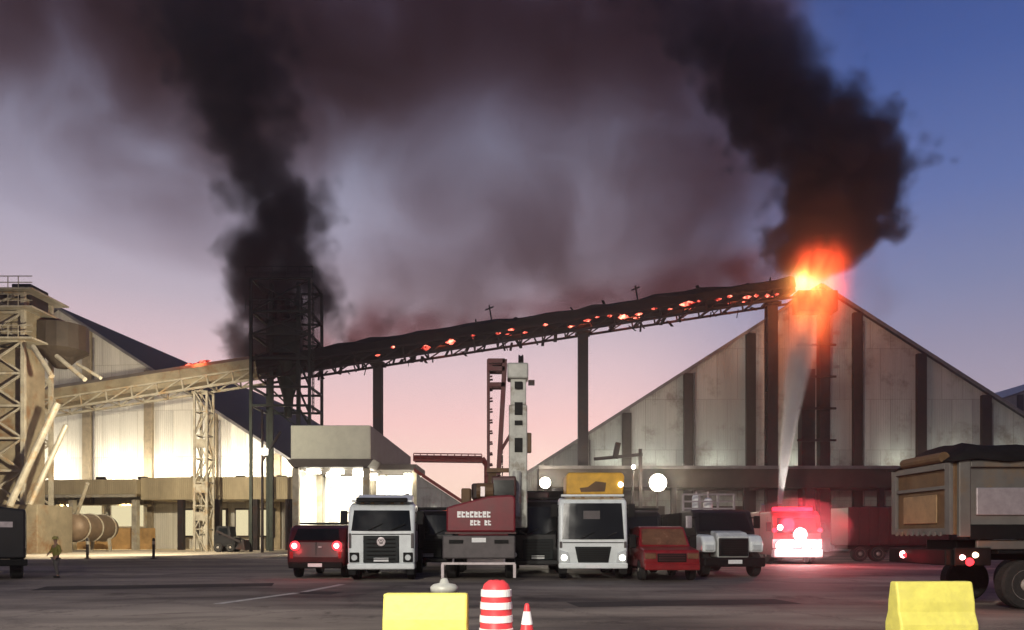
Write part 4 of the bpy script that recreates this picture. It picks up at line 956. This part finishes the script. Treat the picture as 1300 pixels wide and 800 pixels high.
MB().prism([(-.9,.5),(1.0,.5),(1.0,1.3),(.6,1.4),(.5,2.3),(-.6,2.35),(-.9,1.5)], 'y', 0, 1.5).build('body', 'dark_body', mc, bevel=.05)
MB().box(-.45,.35,-.02,.01,1.5,2.15).build('cab_window', 'glass', mc)
MB().prism([(1.0,.3),(1.9,.15),(1.75,1.1),(1.4,.9)], 'y', .0, 1.5).build('bucket', 'steel_dark', mc)
for y in (-.1,1.6): MB().bar((-.6,y,1.9),(1.5,y,.9),.18).build('lift_arm', 'steel_dark', mc)
for x in (-.5,.6):
    ywheel(x, .05, .42, .3, mc, -1); ywheel(x, 1.45, .42, .3, mc, 1)

# ------------------------------------------------------------------ barriers, drum, cones, posts
def barrier(px, pyt, w_, label, rz):
    Hh = .85; Y = (HC-Hh)*F/(pyt-HZ)
    t = thing('traffic_barrier', (X(px,Y),Y,0), label, 'barrier', rz, 'yellow plastic barriers in the foreground')
    L_ = w_
    pr = [(-.25,0),(-.25,.16),(-.17,.36),(-.16,.52),(-.09,Hh),(.09,Hh),(.16,.52),(.17,.36),(.25,.16),(.25,0)]
    MB().prism([(y,z) for y, z in pr], 'x', -L_/2, L_/2).build('shell', 'barrier', t, bevel=.03)
    MB().box(-L_/2+.12,L_/2-.12,-.27,-.249,.03,.1).build('foot_rib', 'barrier', t, bevel=.01)
    MB().lathe([(.05,Hh-.002),(.055,Hh+.03),(.02,Hh+.035)],(.0,0,0),14).build('filler_cap', 'black', t) if False else None
    return t
barrier(541, 753, 1.09, 'yellow plastic barrier left of the red and white drum', R(-1))
barrier(1182, 738, 1.28, 'yellow plastic barrier in front of the tipper wheel', R(2))
Y = 9.6
dr = thing('traffic_drum', (X(630,Y),Y,0), 'red traffic drum with white reflective bands, right of the left yellow barrier', 'drum')
prof = [(.24,0),(.24,.05),(.225,.07),(.22,.3),(.21,.31),(.21,.5),(.205,.51),(.2,.7),(.2,.71),(.19,.88),(.16,.97),(.1,1.02),(.02,1.03)]
MB().lathe(prof,(0,0,0),28).build('shell', 'drum_red', dr, smooth=True)
for z in (.14,.31,.48,.65,.81):
    r0 = .232-.045*z; r1 = .232-.045*(z+.1)
    MB().lathe([(r0-.01,z),(r0+.008,z+.005),(r1+.008,z+.09),(r1-.01,z+.095)],(0,0,0),28).build('reflective_band', 'reflect', dr)
MB().tube((-.05,-.05,1.0),(.06,-.05,1.0),.03,8).build('handle', 'black', dr)
def cone(px, pyt, hh, Y, label, m, band):
    t = thing('traffic_cone', (X(px,Y),Y,0), label, 'cone', 0)
    MB().box(-.19,.19,-.19,.19,0,.035).build('base', m, t, bevel=.015)
    MB().lathe([(.15,.035),(.14,.06),(.03,hh-.02),(.02,hh)],(0,0,0),22).build('cone_body', m, t, smooth=True)
    for a, b_ in ((.28,.5),(.62,.86)):
        r0 = .14-(.11)*(a*hh-.06)/(hh-.08); r1 = .14-.11*(b_*hh-.06)/(hh-.08)
        MB().lathe([(r0-.005,a*hh),(r0+.004,a*hh+.003),(r1+.004,b_*hh-.003),(r1-.005,b_*hh)],(0,0,0),22).build('reflective_band', band, t)
    return t
cone(669, 766, .72, 9.6, 'slim traffic cone with white reflective bands right of the red and white drum', 'drum_red', 'reflect')
wb = thing('bollard', (X(564,10.9),10.9,0), 'squat white bollard with a domed cap standing behind the left yellow barrier', 'bollard')
zb_ = Z(734,10.9)
MB().lathe([(.2,0),(.2,.04),(.14,.06),(.14,zb_-.22),(.2,zb_-.2),(.21,zb_-.13),(.16,zb_-.09),(.07,zb_-.07),(.05,zb_-.01),(.02,zb_)],(0,0,0),24).build('shell', 'boom', wb, smooth=True)
MB().lathe([(.142,.3),(.146,.31),(.146,.45),(.142,.46)],(0,0,0),24).build('band', 'drum_red', wb)
for px, lab in ((111,'dark slim bollard on the lit concrete right of the person'),(195,'dark slim bollard on the lit concrete between the trestle and the other bollard')):
    t = thing('bollard', (X(px,50.6),50.6,0), lab, 'bollard', 0, 'slim bollards along the lit concrete')
    MB().lathe([(.2,0),(.2,.05),(.09,.07),(.085,1.35),(.06,1.42),(.01,1.44)],(0,0,0),12).build('post', 'steel_dark', t); MB().lathe([(.092,1.0),(.094,1.01),(.094,1.2),(.092,1.21)],(0,0,0),12).build('band', 'steel_cream', t)

# ------------------------------------------------------------------ person
def skin_mesh(name, joints, edges, m, parent, sub=2):
    me = bpy.data.meshes.new(name); me.from_pydata([j[0] for j in joints], edges, [])
    o = bpy.data.objects.new(name, me); COL.objects.link(o); o.parent = parent; me.materials.append(M[m])
    sk = o.modifiers.new('skin', 'SKIN'); sk.use_smooth_shade = True
    if not me.skin_vertices: 
        bm = bmesh.new(); bm.from_mesh(me); bm.verts.layers.skin.verify(); bm.to_mesh(me); bm.free()
    for v, j in zip(me.skin_vertices[0].data, joints): v.radius = (j[1], j[1] if len(j) < 3 else j[2])
    me.skin_vertices[0].data[0].use_root = True
    s = o.modifiers.new('smooth', 'SUBSURF'); s.levels = sub; s.render_levels = sub
    return o
pe = thing('person', (X(71,28),28,0), 'person in a dull yellow jacket and grey trousers walking beside the dark truck', 'person', R(-25))
J = [((0,0,.9),.13,.1),((0,.0,1.15),.125,.09),((0,0,1.34),.14,.09),((0,.0,1.46),.05),((0,-.02,1.53),.06),((0,-.02,1.62),.085),((0,-.02,1.70),.06),
     ((.17,0,1.36),.055),((.27,.02,1.12),.043),((.24,-.14,.92),.032),((-.17,0,1.36),.055),((-.34,.06,1.18),.043),((-.30,-.12,1.06),.032),
     ((.09,0,.86),.085),((.10,-.06,.48),.058),((.10,.04,.09),.04),((.10,-.10,.04),.035),((-.09,0,.86),.085),((-.11,.07,.48),.058),((-.11,.16,.1),.04),((-.11,.04,.04),.035)]
Ed = [(0,1),(1,2),(2,3),(3,4),(4,5),(5,6),(2,7),(7,8),(8,9),(2,10),(10,11),(11,12),(0,13),(13,14),(14,15),(15,16),(0,17),(17,18),(18,19),(19,20)]
for base, wj in ((9,(.24,-.14,.92)),(12,(-.30,-.12,1.06))):
    pz = Vector(wj); b0 = len(J); J.append((tuple(pz+Vector((0,-.04,-.05))),.03)); Ed.append((base,b0))
    for k in range(4):
        i0 = len(J); off = Vector((-.03+.02*k,-.02,-.04)); J.append((tuple(pz+Vector((-.03+.02*k,-.06,-.09))),.010)); J.append((tuple(pz+Vector((-.03+.02*k,-.08,-.125+.006*abs(k-1)))),.008)); Ed += [(b0,i0),(i0,i0+1)]
    i0 = len(J); J.append((tuple(pz+Vector((.045,-.06,-.06))),.011)); J.append((tuple(pz+Vector((.05,-.085,-.085))),.009)); Ed += [(b0,i0),(i0,i0+1)]
skin_mesh('body', J, Ed, 'skin', pe)
skin_mesh('jacket', [((0,0,.86),.165,.13),((0,0,1.12),.155,.12),((0,0,1.34),.165,.115),((0,0,1.43),.075),((.18,0,1.36),.075),((.275,.02,1.12),.062),((.25,-.12,.95),.05),((-.18,0,1.36),.075),((-.345,.06,1.18),.062),((-.305,-.10,1.07),.05)],
    [(0,1),(1,2),(2,3),(2,4),(4,5),(5,6),(2,7),(7,8),(8,9)], 'vest', pe)
skin_mesh('trousers', [((0,0,.92),.15,.12),((.09,0,.82),.105),((.10,-.06,.48),.08),((.10,.03,.12),.065),((-.09,0,.82),.105),((-.11,.07,.48),.08),((-.11,.15,.13),.065)], [(0,1),(1,2),(2,3),(0,4),(4,5),(5,6)], 'trouser', pe)
hm = MB().lathe([(.155,1.66),(.16,1.67),(.125,1.68),(.12,1.73),(.09,1.78),(.04,1.80),(.005,1.803)],(0,-.02,0),18).build('helmet', 'helmet', pe, smooth=True)
for x, y in ((.10,-.03),(-.11,.1)): MB().box(x-.05,x+.05,y-.13,y+.12,0,.09).build('shoe', 'shoe', pe, bevel=.03)
MB().lathe([(.012,-.005),(.013,.006)],(.035,-.105,1.62),8,'y').build('eye', 'shoe', pe); MB().lathe([(.012,-.005),(.013,.006)],(-.035,-.105,1.62),8,'y').build('eye', 'shoe', pe)
pe.scale = (.88,.88,.88)

# ------------------------------------------------------------------ smoke, fire, water
def vol_mat(name, build):
    m, nt, out = newmat(name); q = NT(nt)
    pv = nt.nodes.new('ShaderNodeVolumePrincipled'); nt.links.new(pv.outputs[0], out.inputs['Volume'])
    ge = nt.nodes.new('ShaderNodeNewGeometry'); s = nt.nodes.new('ShaderNodeSeparateXYZ'); nt.links.new(ge.outputs['Position'], s.inputs[0])
    build(q, pv, ge.outputs['Position'], s.outputs[0], s.outputs[1], s.outputs[2]); return m
def plume(name, label, pts, Y, dens, col, amp, nscale, soft=.55, dy=.8, base=(.0,.06), hull=1.42, grow=.35, top=None, step=.35, aniso=0, Yd=0, zn=.7):
    """column of smoke along a bent axis; pts = (column, row, radius) in photo pixels at distance Y"""
    P = [(X(a,Y), Z(b,Y), r/F*Y) for a, b, r in pts]
    zl, zh = P[0][1], P[-1][1]; xl = min(p[0] for p in P)-.01; xh = max(p[0] for p in P)+.01; rh = max(p[2] for p in P)
    def bld(q, pv, pos, x, y, z):
        t = q.m('DIVIDE', q.m('SUBTRACT', z, zl), zh-zl, clamp=True)
        cx = q.m('MULTIPLY_ADD', q.curve(t, [((p[1]-zl)/(zh-zl), (p[0]-xl)/(xh-xl)) for p in P]), xh-xl, xl)
        rr = q.m('MULTIPLY', q.curve(t, [((p[1]-zl)/(zh-zl), p[2]/rh) for p in P]), rh)
        dx = q.m('DIVIDE', q.m('SUBTRACT', x, cx), rr); dyy = q.m('DIVIDE', q.m('SUBTRACT', y, q.m('MULTIPLY_ADD', t, Yd, Y)), q.m('MULTIPLY', rr, dy))
        dd = q.m('SQRT', q.m('ADD', q.m('MULTIPLY', dx, dx), q.m('MULTIPLY', dyy, dyy)))
        n1 = q.noise(pos, nscale*.55, 4.5, .58, .5)
        vo = q.nt.nodes.new('ShaderNodeTexVoronoi'); vo.inputs['Scale'].default_value = nscale*1.25; vo.inputs['Detail'].default_value = 1.2; vo.inputs['Roughness'].default_value = .55
        wv = q.nt.nodes.new('ShaderNodeVectorMath'); wv.operation = 'MULTIPLY_ADD'; wv.inputs[1].default_value = (1,1,1)
        q.nt.links.new(pos, wv.inputs[0]); off = q.nt.nodes.new('ShaderNodeCombineXYZ'); wn = q.m('MULTIPLY', n1, 1.6/nscale*.5); 
        for i in range(3): q.put(off.inputs[i], wn)
        q.nt.links.new(off.outputs[0], wv.inputs[2]); q.nt.links.new(wv.outputs[0], vo.inputs['Vector'])
        puff = q.m('SUBTRACT', .42, vo.outputs['Distance'])
        d2 = q.m('ADD', dd, q.m('MULTIPLY', q.m('SUBTRACT', n1, .50), -amp*3.2))
        d2 = q.m('SUBTRACT', d2, q.m('MULTIPLY', puff, amp*1.5))
        k = q.smooth(d2, 1, 1-soft)
        k = q.m('MULTIPLY', k, q.smooth(dd, hull, hull-.35))
        k = q.m('MULTIPLY', k, q.smooth(t, base[0], base[1]))
        fade = q.smooth(t, 0, 1, 1, grow)
        k = q.m('MULTIPLY', k, fade)
        k = q.m('MULTIPLY', k, dens)
        nt_ = q.nt; nt_.links.new(k, pv.inputs['Density'])
        pv.inputs['Color'].default_value = (*col, 1); pv.inputs['Anisotropy'].default_value = aniso
    m = vol_mat(name, bld); m.cycles.volume_step_rate = step
    # hull: lumpy skin around the axis
    def interp(z, k):
        for a, b in zip(P, P[1:]):
            if a[1] <= z <= b[1]:
                f = (z-a[1])/(b[1]-a[1]); f = f*f*(3-2*f); return a[k]+(b[k]-a[k])*f
        return P[-1][k] if z > zh else P[0][k]
    mb = MB(); n = 32; rows = 44; vs = []
    for i in range(rows+1):
        z = zl+(zh-zl)*i/rows; cx, r = interp(z,0), interp(z,2)
        tt = (z-zl)/(zh-zl)
        for j in range(n):
            a = 2*math.pi*j/n
            f = (hull+.0)*(1+.0*noise.noise(Vector((math.cos(a)*2,math.sin(a)*2,z*.2))))
            vs.append((cx+r*f*math.cos(a), Y+Yd*tt+r*dy*f*math.sin(a), z))
    fs = [(i*n+j,i*n+(j+1)%n,(i+1)*n+(j+1)%n,(i+1)*n+j) for i in range(rows) for j in range(n)]+[tuple(range(n-1,-1,-1)),tuple(rows*n+j for j in range(n))]
    mb.add(vs, fs); o = mb.build(name, m, smooth=True); tag(o, label, 'smoke', 'smoke over the burning conveyor', 'stuff'); return o
plume('smoke_column', 'dense black smoke column rising from the burnt tower', [(366,480,70),(362,425,96),(356,350,100),(348,270,88),(326,190,94),(302,110,108),(270,30,140),(230,-60,185)], 76.5, 1.05, (.11,.095,.10), .42, .20, .55, base=(.0,.05), grow=.08)
plume('smoke_column', 'billowing black smoke column rising from the fire at the conveyor head', [(1022,356,50),(1046,318,96),(1070,262,136),(1062,205,134),(1030,140,126),(975,80,122),(895,10,150),(800,-60,190)], 79, 1.5, (.10,.085,.09), .42, .19, .48, base=(.0,.05), grow=.02)
plume('smoke_wisp', 'thin dark smoke curling up between the burnt tower and the steel column', [(440,452,28),(432,410,36),(426,370,36),(412,330,30),(392,280,36)], 73.5, .34, (.12,.09,.09), .6, .42, .6, base=(.0,.1), grow=.3)
plume('smoke_wisp', 'small dark smoke puffs left of the burnt tower', [(300,452,24),(298,410,34),(306,370,36),(322,330,36)], 73.5, .5, (.12,.09,.09), .55, .5, .6, base=(.0,.12), grow=.5)
plume('smoke_wisp', 'black smoke boiling out of the top of the burnt tower', [(360,440,26),(366,400,40),(356,370,50),(350,330,52),(346,290,46)], 70.5, .40, (.09,.07,.07), .5, .42, .5, base=(.0,.25), grow=.7)
plume('smoke_wisp', 'small dark smoke curls rising off the middle of the conveyor', [(486,432,22),(492,412,26),(508,396,24),(524,380,22)], 77, .3, (.14,.10,.10), .6, .5, .6, base=(.0,.15), grow=.3)
plume('smoke_wisp', 'faint grey smoke trailing right of the fire over the warehouse roof', [(1082,440,24),(1100,405,44),(1120,385,50),(1100,340,40)], 74, .07, (.3,.26,.26), .4, .3, .8, base=(.0,.2), grow=.5)

# broad drifting veil
YH = 93
def veil(name, label, blobs, outline, dens, col, thick, nscale, lo, hi, step=.3, Y=YH):
    def bld(q, pv, pos, x, y, z):
        tot = None
        for (px, py, rx, ry, amp) in blobs:
            a = q.m('DIVIDE', q.m('SUBTRACT', x, X(px,Y)), rx/F*Y); b = q.m('DIVIDE', q.m('SUBTRACT', z, Z(py,Y)), ry/F*Y)
            gq = q.m('EXPONENT', q.m('MULTIPLY', q.m('ADD', q.m('MULTIPLY', a, a), q.m('MULTIPLY', b, b)), -1))
            tot = q.m('MULTIPLY', gq, amp) if tot is None else q.m('MULTIPLY_ADD', gq, amp, tot)
        n1 = q.noise(pos, nscale, 4, .55, .6)
        k = q.m('MULTIPLY', q.m('MAXIMUM', tot, 0), q.smooth(n1, lo, hi, .12, 1.5))
        yy = q.m('ABSOLUTE', q.m('DIVIDE', q.m('SUBTRACT', y, Y), thick))
        k = q.m('MULTIPLY', k, q.smooth(yy, 1, .3)); k = q.m('MULTIPLY', k, dens)
        q.nt.links.new(k, pv.inputs['Density']); pv.inputs['Color'].default_value = (*col, 1); pv.inputs['Absorption Color'].default_value = (.34,.08,.075,1)
    m = vol_mat(name, bld); m.cycles.volume_step_rate = step
    mb = MB(); mb.prism([(X(a,Y), Z(b,Y)) for a, b in outline], 'y', Y-thick, Y+thick)
    o = mb.build(name, m); tag(o, label, 'smoke', 'smoke over the burning conveyor', 'stuff'); return o
veil('smoke_veil', 'broad brownish smoke veil drifting over the conveyor and across the upper left sky',
  [(470,-20,330,110,2.0),(850,0,160,90,1.5),(130,0,260,120,2.2),(190,150,140,100,1.5),(640,330,230,120,1.0),(800,200,150,200,1.0),(540,400,190,80,.8),(430,120,150,120,2.2),(930,230,90,170,1.3),(930,60,60,80,1.2),(700,60,170,90,1.0),(615,150,75,80,-.55),(440,240,45,90,-.9),(240,220,40,80,.6)],
  [(-180,-80),(1010,-80),(1010,80),(1040,330),(985,366),(800,398),(600,424),(420,446),(330,440),(290,350),(180,330),(60,280),(-180,200)],
  0.086, (.58,.40,.37), 9, .07, .27, .64, .36)

veil('smoke_layer', 'low dark smoke clinging to the top of the burning conveyor',
  [(400,446,40,22,1.0),(450,438,34,20,1.0),(520,424,50,24,.9),(590,412,46,18,.8),(660,402,50,18,.8),(730,388,46,20,.8),(800,376,50,20,.9),(880,362,50,24,1.0),(950,350,44,28,1.2),(545,405,20,14,.9),(487,410,24,22,1.0)],
  [(340,480),(340,400),(470,376),(700,340),(930,290),(1000,300),(1000,368),(800,402),(600,430),(420,462)],
  .42, (.16,.10,.10), 2.4, .22, .36, .64, .2, 75.5)
# flames
def fire_mat():
    m, nt, out = newmat('flame'); q = NT(nt)
    pv = nt.nodes.new('ShaderNodeVolumePrincipled'); nt.links.new(pv.outputs[0], out.inputs['Volume'])
    ge = nt.nodes.new('ShaderNodeNewGeometry'); s = nt.nodes.new('ShaderNodeSeparateXYZ'); nt.links.new(ge.outputs['Position'], s.inputs[0])
    x, y, z = s.outputs; pos = ge.outputs['Position']
    mp = nt.nodes.new('ShaderNodeMapping'); nt.links.new(pos, mp.inputs[0]); mp.inputs['Scale'].default_value = (1,1,.38)
    n1 = q.noise(mp.outputs[0], .62, 5, .6, 1.1)
    return m, nt, q, pv, x, y, z, n1
def flame(name, label, blobs, Y, dy, strength, outline):
    m, nt, q, pv, x, y, z, n1 = fire_mat()
    core = None; wide = None
    for (px, py, rx, ry, a0, hot) in blobs:
        a = q.m('DIVIDE', q.m('SUBTRACT', x, X(px,Y)), rx/F*Y); b = q.m('DIVIDE', q.m('SUBTRACT', z, Z(py,Y)), ry/F*Y); c = q.m('DIVIDE', q.m('SUBTRACT', y, Y), dy)
        r2 = q.m('ADD', q.m('ADD', q.m('MULTIPLY', a, a), q.m('MULTIPLY', b, b)), q.m('MULTIPLY', c, c))
        gq = q.m('EXPONENT', q.m('MULTIPLY', r2, -1))
        if hot: core = q.m('MULTIPLY', gq, a0) if core is None else q.m('MULTIPLY_ADD', gq, a0, core)
        else: wide = q.m('MULTIPLY', gq, a0) if wide is None else q.m('MULTIPLY_ADD', gq, a0, wide)
    f = q.smooth(n1, .38, .62, .30, 1.45)
    hotv = q.m('MULTIPLY', core, f); redv = q.m('MULTIPLY', wide, f)
    em = nt.nodes.new('ShaderNodeCombineColor')
    q.put(em.inputs[0], q.m('ADD', q.m('MULTIPLY', hotv, 1.0), redv)); q.put(em.inputs[1], q.m('ADD', q.m('MULTIPLY', hotv, .44), q.m('MULTIPLY', redv, .075))); q.put(em.inputs[2], q.m('ADD', q.m('MULTIPLY', hotv, .10), q.m('MULTIPLY', redv, .022)))
    nt.links.new(em.outputs[0], pv.inputs['Emission Color']); pv.inputs['Emission Strength'].default_value = strength
    pv.inputs['Density'].default_value = .02; pv.inputs['Color'].default_value = (.3,.15,.1,1)
    m.cycles.volume_step_rate = .3
    # closed blob-shaped hull
    mb = MB(); n = 24; rows = 16; vs = []
    (cx, cy, rx, ry) = outline; cx, cz = X(cx,Y), Z(cy,Y); rx, rz = rx/F*Y, ry/F*Y
    for i in range(rows+1):
        u = math.pi*i/rows
        for j in range(n):
            a = 2*math.pi*j/n; rr = max(math.sin(u), .03)
            vs.append((cx+rx*rr*math.cos(a), Y+dy*2.0*rr*math.sin(a), cz-rz*math.cos(u)))
    mb.add(vs,[(i*n+j,i*n+(j+1)%n,(i+1)*n+(j+1)%n,(i+1)*n+j) for i in range(rows) for j in range(n)]+[tuple(range(n-1,-1,-1)),tuple(rows*n+j for j in range(n))])
    o = mb.build(name, m, smooth=True); tag(o, label, 'fire', None, 'stuff'); return o
flame('flame', 'bright orange fire pouring from the conveyor head above the gabled warehouse',
  [(1027,361,20,17,.75,1),(1020,356,11,9,.45,1),(1029,392,18,32,.20,1),(1038,332,20,15,.5,0),(1060,356,11,26,.55,0),(1028,400,22,44,.34,0),(1040,378,26,36,.2,0)],
  71.2, 1.5, 1.45, (1040,385,92,150))
for p, e in (((1026,360,69.0),1100),((1036,335,72),700),((1030,405,70),350)):
    light('POINT','fire_glow', at(*p)-Vector((0,1.2,0)), e, (1,.30,.08), size=1.2)

# water jet from the fire engine
jp = [((990,640),.18,45.2),((994,600),.32,49),((1000,556),.55,53),((1007,508),.9,58),((1014,462),1.4,63),((1020,420),1.9,67),((1027,375),2.2,69.5)]
J3 = [(*at(pp[0],pp[1],Yj), r*.97) for (pp, r, Yj) in jp]
def jet_mat():
    m, nt, out = newmat('water_spray'); q = NT(nt)
    pv = nt.nodes.new('ShaderNodeVolumePrincipled'); nt.links.new(pv.outputs[0], out.inputs['Volume'])
    ge = nt.nodes.new('ShaderNodeNewGeometry'); s = nt.nodes.new('ShaderNodeSeparateXYZ'); nt.links.new(ge.outputs['Position'], s.inputs[0])
    mp = nt.nodes.new('ShaderNodeMapping'); nt.links.new(ge.outputs['Position'], mp.inputs[0]); mp.inputs['Scale'].default_value = (2.2,1,.22)
    n1 = q.noise(mp.outputs[0], 1.0, 3, .6)
    z0, z1 = J3[0][2], J3[-1][2]
    t = q.m('DIVIDE', q.m('SUBTRACT', s.outputs[2], z0), z1-z0, clamp=True)
    def cv_(k, lo, hi): return q.m('MULTIPLY_ADD', q.curve(t, [((j[2]-z0)/(z1-z0), (j[k]-lo)/(hi-lo)) for j in J3]), hi-lo, lo)
    cx = cv_(0, 14, 30); cy = cv_(1, 44, 72); rr = cv_(3, 0, 3)
    a = q.m('DIVIDE', q.m('SUBTRACT', s.outputs[0], cx), rr); b = q.m('DIVIDE', q.m('SUBTRACT', s.outputs[1], cy), rr)
    d2 = q.m('SQRT', q.m('MULTIPLY_ADD', a, a, q.m('MULTIPLY', b, b)))
    dn = q.m('DIVIDE', .62, q.m('MULTIPLY', rr, rr)); dn = q.m('MINIMUM', dn, 6.0)
    dn = q.m('MULTIPLY', q.m('MULTIPLY', dn, q.smooth(d2, 1, .1)), q.smooth(t, 1, .55))
    q.put(pv.inputs['Density'], q.m('MULTIPLY', q.m('MULTIPLY', dn, 4.0), q.smooth(n1,.3,.7,.5,1.3)))
    pv.inputs['Color'].default_value = (.97,.95,.93,1); m.cycles.volume_step_rate = .06; return m
mb = MB(); n = 14; vs = []
for (pp, r, Yj) in jp:
    c_ = at(pp[0],pp[1],Yj)
    for j in range(n): a = 2*math.pi*j/n; vs.append((c_.x+r*math.cos(a), c_.y+r*math.sin(a), c_.z))
mb.add(vs,[(i*n+j,i*n+(j+1)%n,(i+1)*n+(j+1)%n,(i+1)*n+j) for i in range(len(jp)-1) for j in range(n)]+[tuple(range(n-1,-1,-1)),tuple((len(jp)-1)*n+j for j in range(n))])
o = mb.build('water_jet', jet_mat(), smooth=True); tag(o, 'pale water jet sprayed from the fire engine up into the fire', 'water jet', None, 'stuff')

# ------------------------------------------------------------------ unseen yard spots without fixtures, some added only to brighten
light('SPOT','unseen_yard_spot',(-9,-12,17),38000,(1,.93,.82),(2,24,1.5),.5,85,.8)
light('SPOT','unseen_yard_spot',(-22.5,46,11),52000,(1,.88,.66),(-38,66,5),.4,95,.7)
light('SPOT','unseen_yard_spot',(-22.4,46,11.2),3200,(1,.92,.72),(-14,60,8.5),.4,60,.8)  # extra spot added to brighten the shed fascia
light('SPOT','unseen_yard_spot',(-4,-4,7),8500,(1,.95,.80),(1.5,9,.4),.3,80,.9)  # extra spot added to brighten the barriers

# ------------------------------------------------------------------ smoky evening air, added also for a glow round the lamps
m, nt, out = newmat('haze'); pv = nt.nodes.new('ShaderNodeVolumePrincipled'); nt.links.new(pv.outputs[0], out.inputs['Volume'])
pv.inputs['Density'].default_value = .0009; pv.inputs['Color'].default_value = (.85,.82,.85,1); pv.inputs['Anisotropy'].default_value = .8
tag(B(-190,190,-40,260,-1,110).build('haze', m), kind='stuff')

m, nt, out = newmat('lamp_glow_mist'); pv = nt.nodes.new('ShaderNodeVolumePrincipled'); nt.links.new(pv.outputs[0], out.inputs['Volume'])  # mist volume added to give the engine lamps a red halo
pv.inputs['Density'].default_value = .036; pv.inputs['Color'].default_value = (.95,.9,.9,1); pv.inputs['Anisotropy'].default_value = .3
mb = MB(); n = 20; rows = 10; vs = []; c_ = Vector((X(1014,39.6),39.6,1.9))
for i in range(rows+1):
    u = math.pi*i/rows
    for j in range(n):
        a = 2*math.pi*j/n; rr = max(math.sin(u), .02); vs.append((c_.x+2.9*rr*math.cos(a), c_.y+1.9*rr*math.sin(a), c_.z-1.75*math.cos(u)))
mb.add(vs,[(i*n+j,i*n+(j+1)%n,(i+1)*n+(j+1)%n,(i+1)*n+j) for i in range(rows) for j in range(n)]+[tuple(range(n-1,-1,-1)),tuple(rows*n+j for j in range(n))])
tag(mb.build('lamp_glow_mist', m, smooth=True), 'added mist volume giving the red glow round the lamps of the fire engine', 'mist', None, 'stuff')
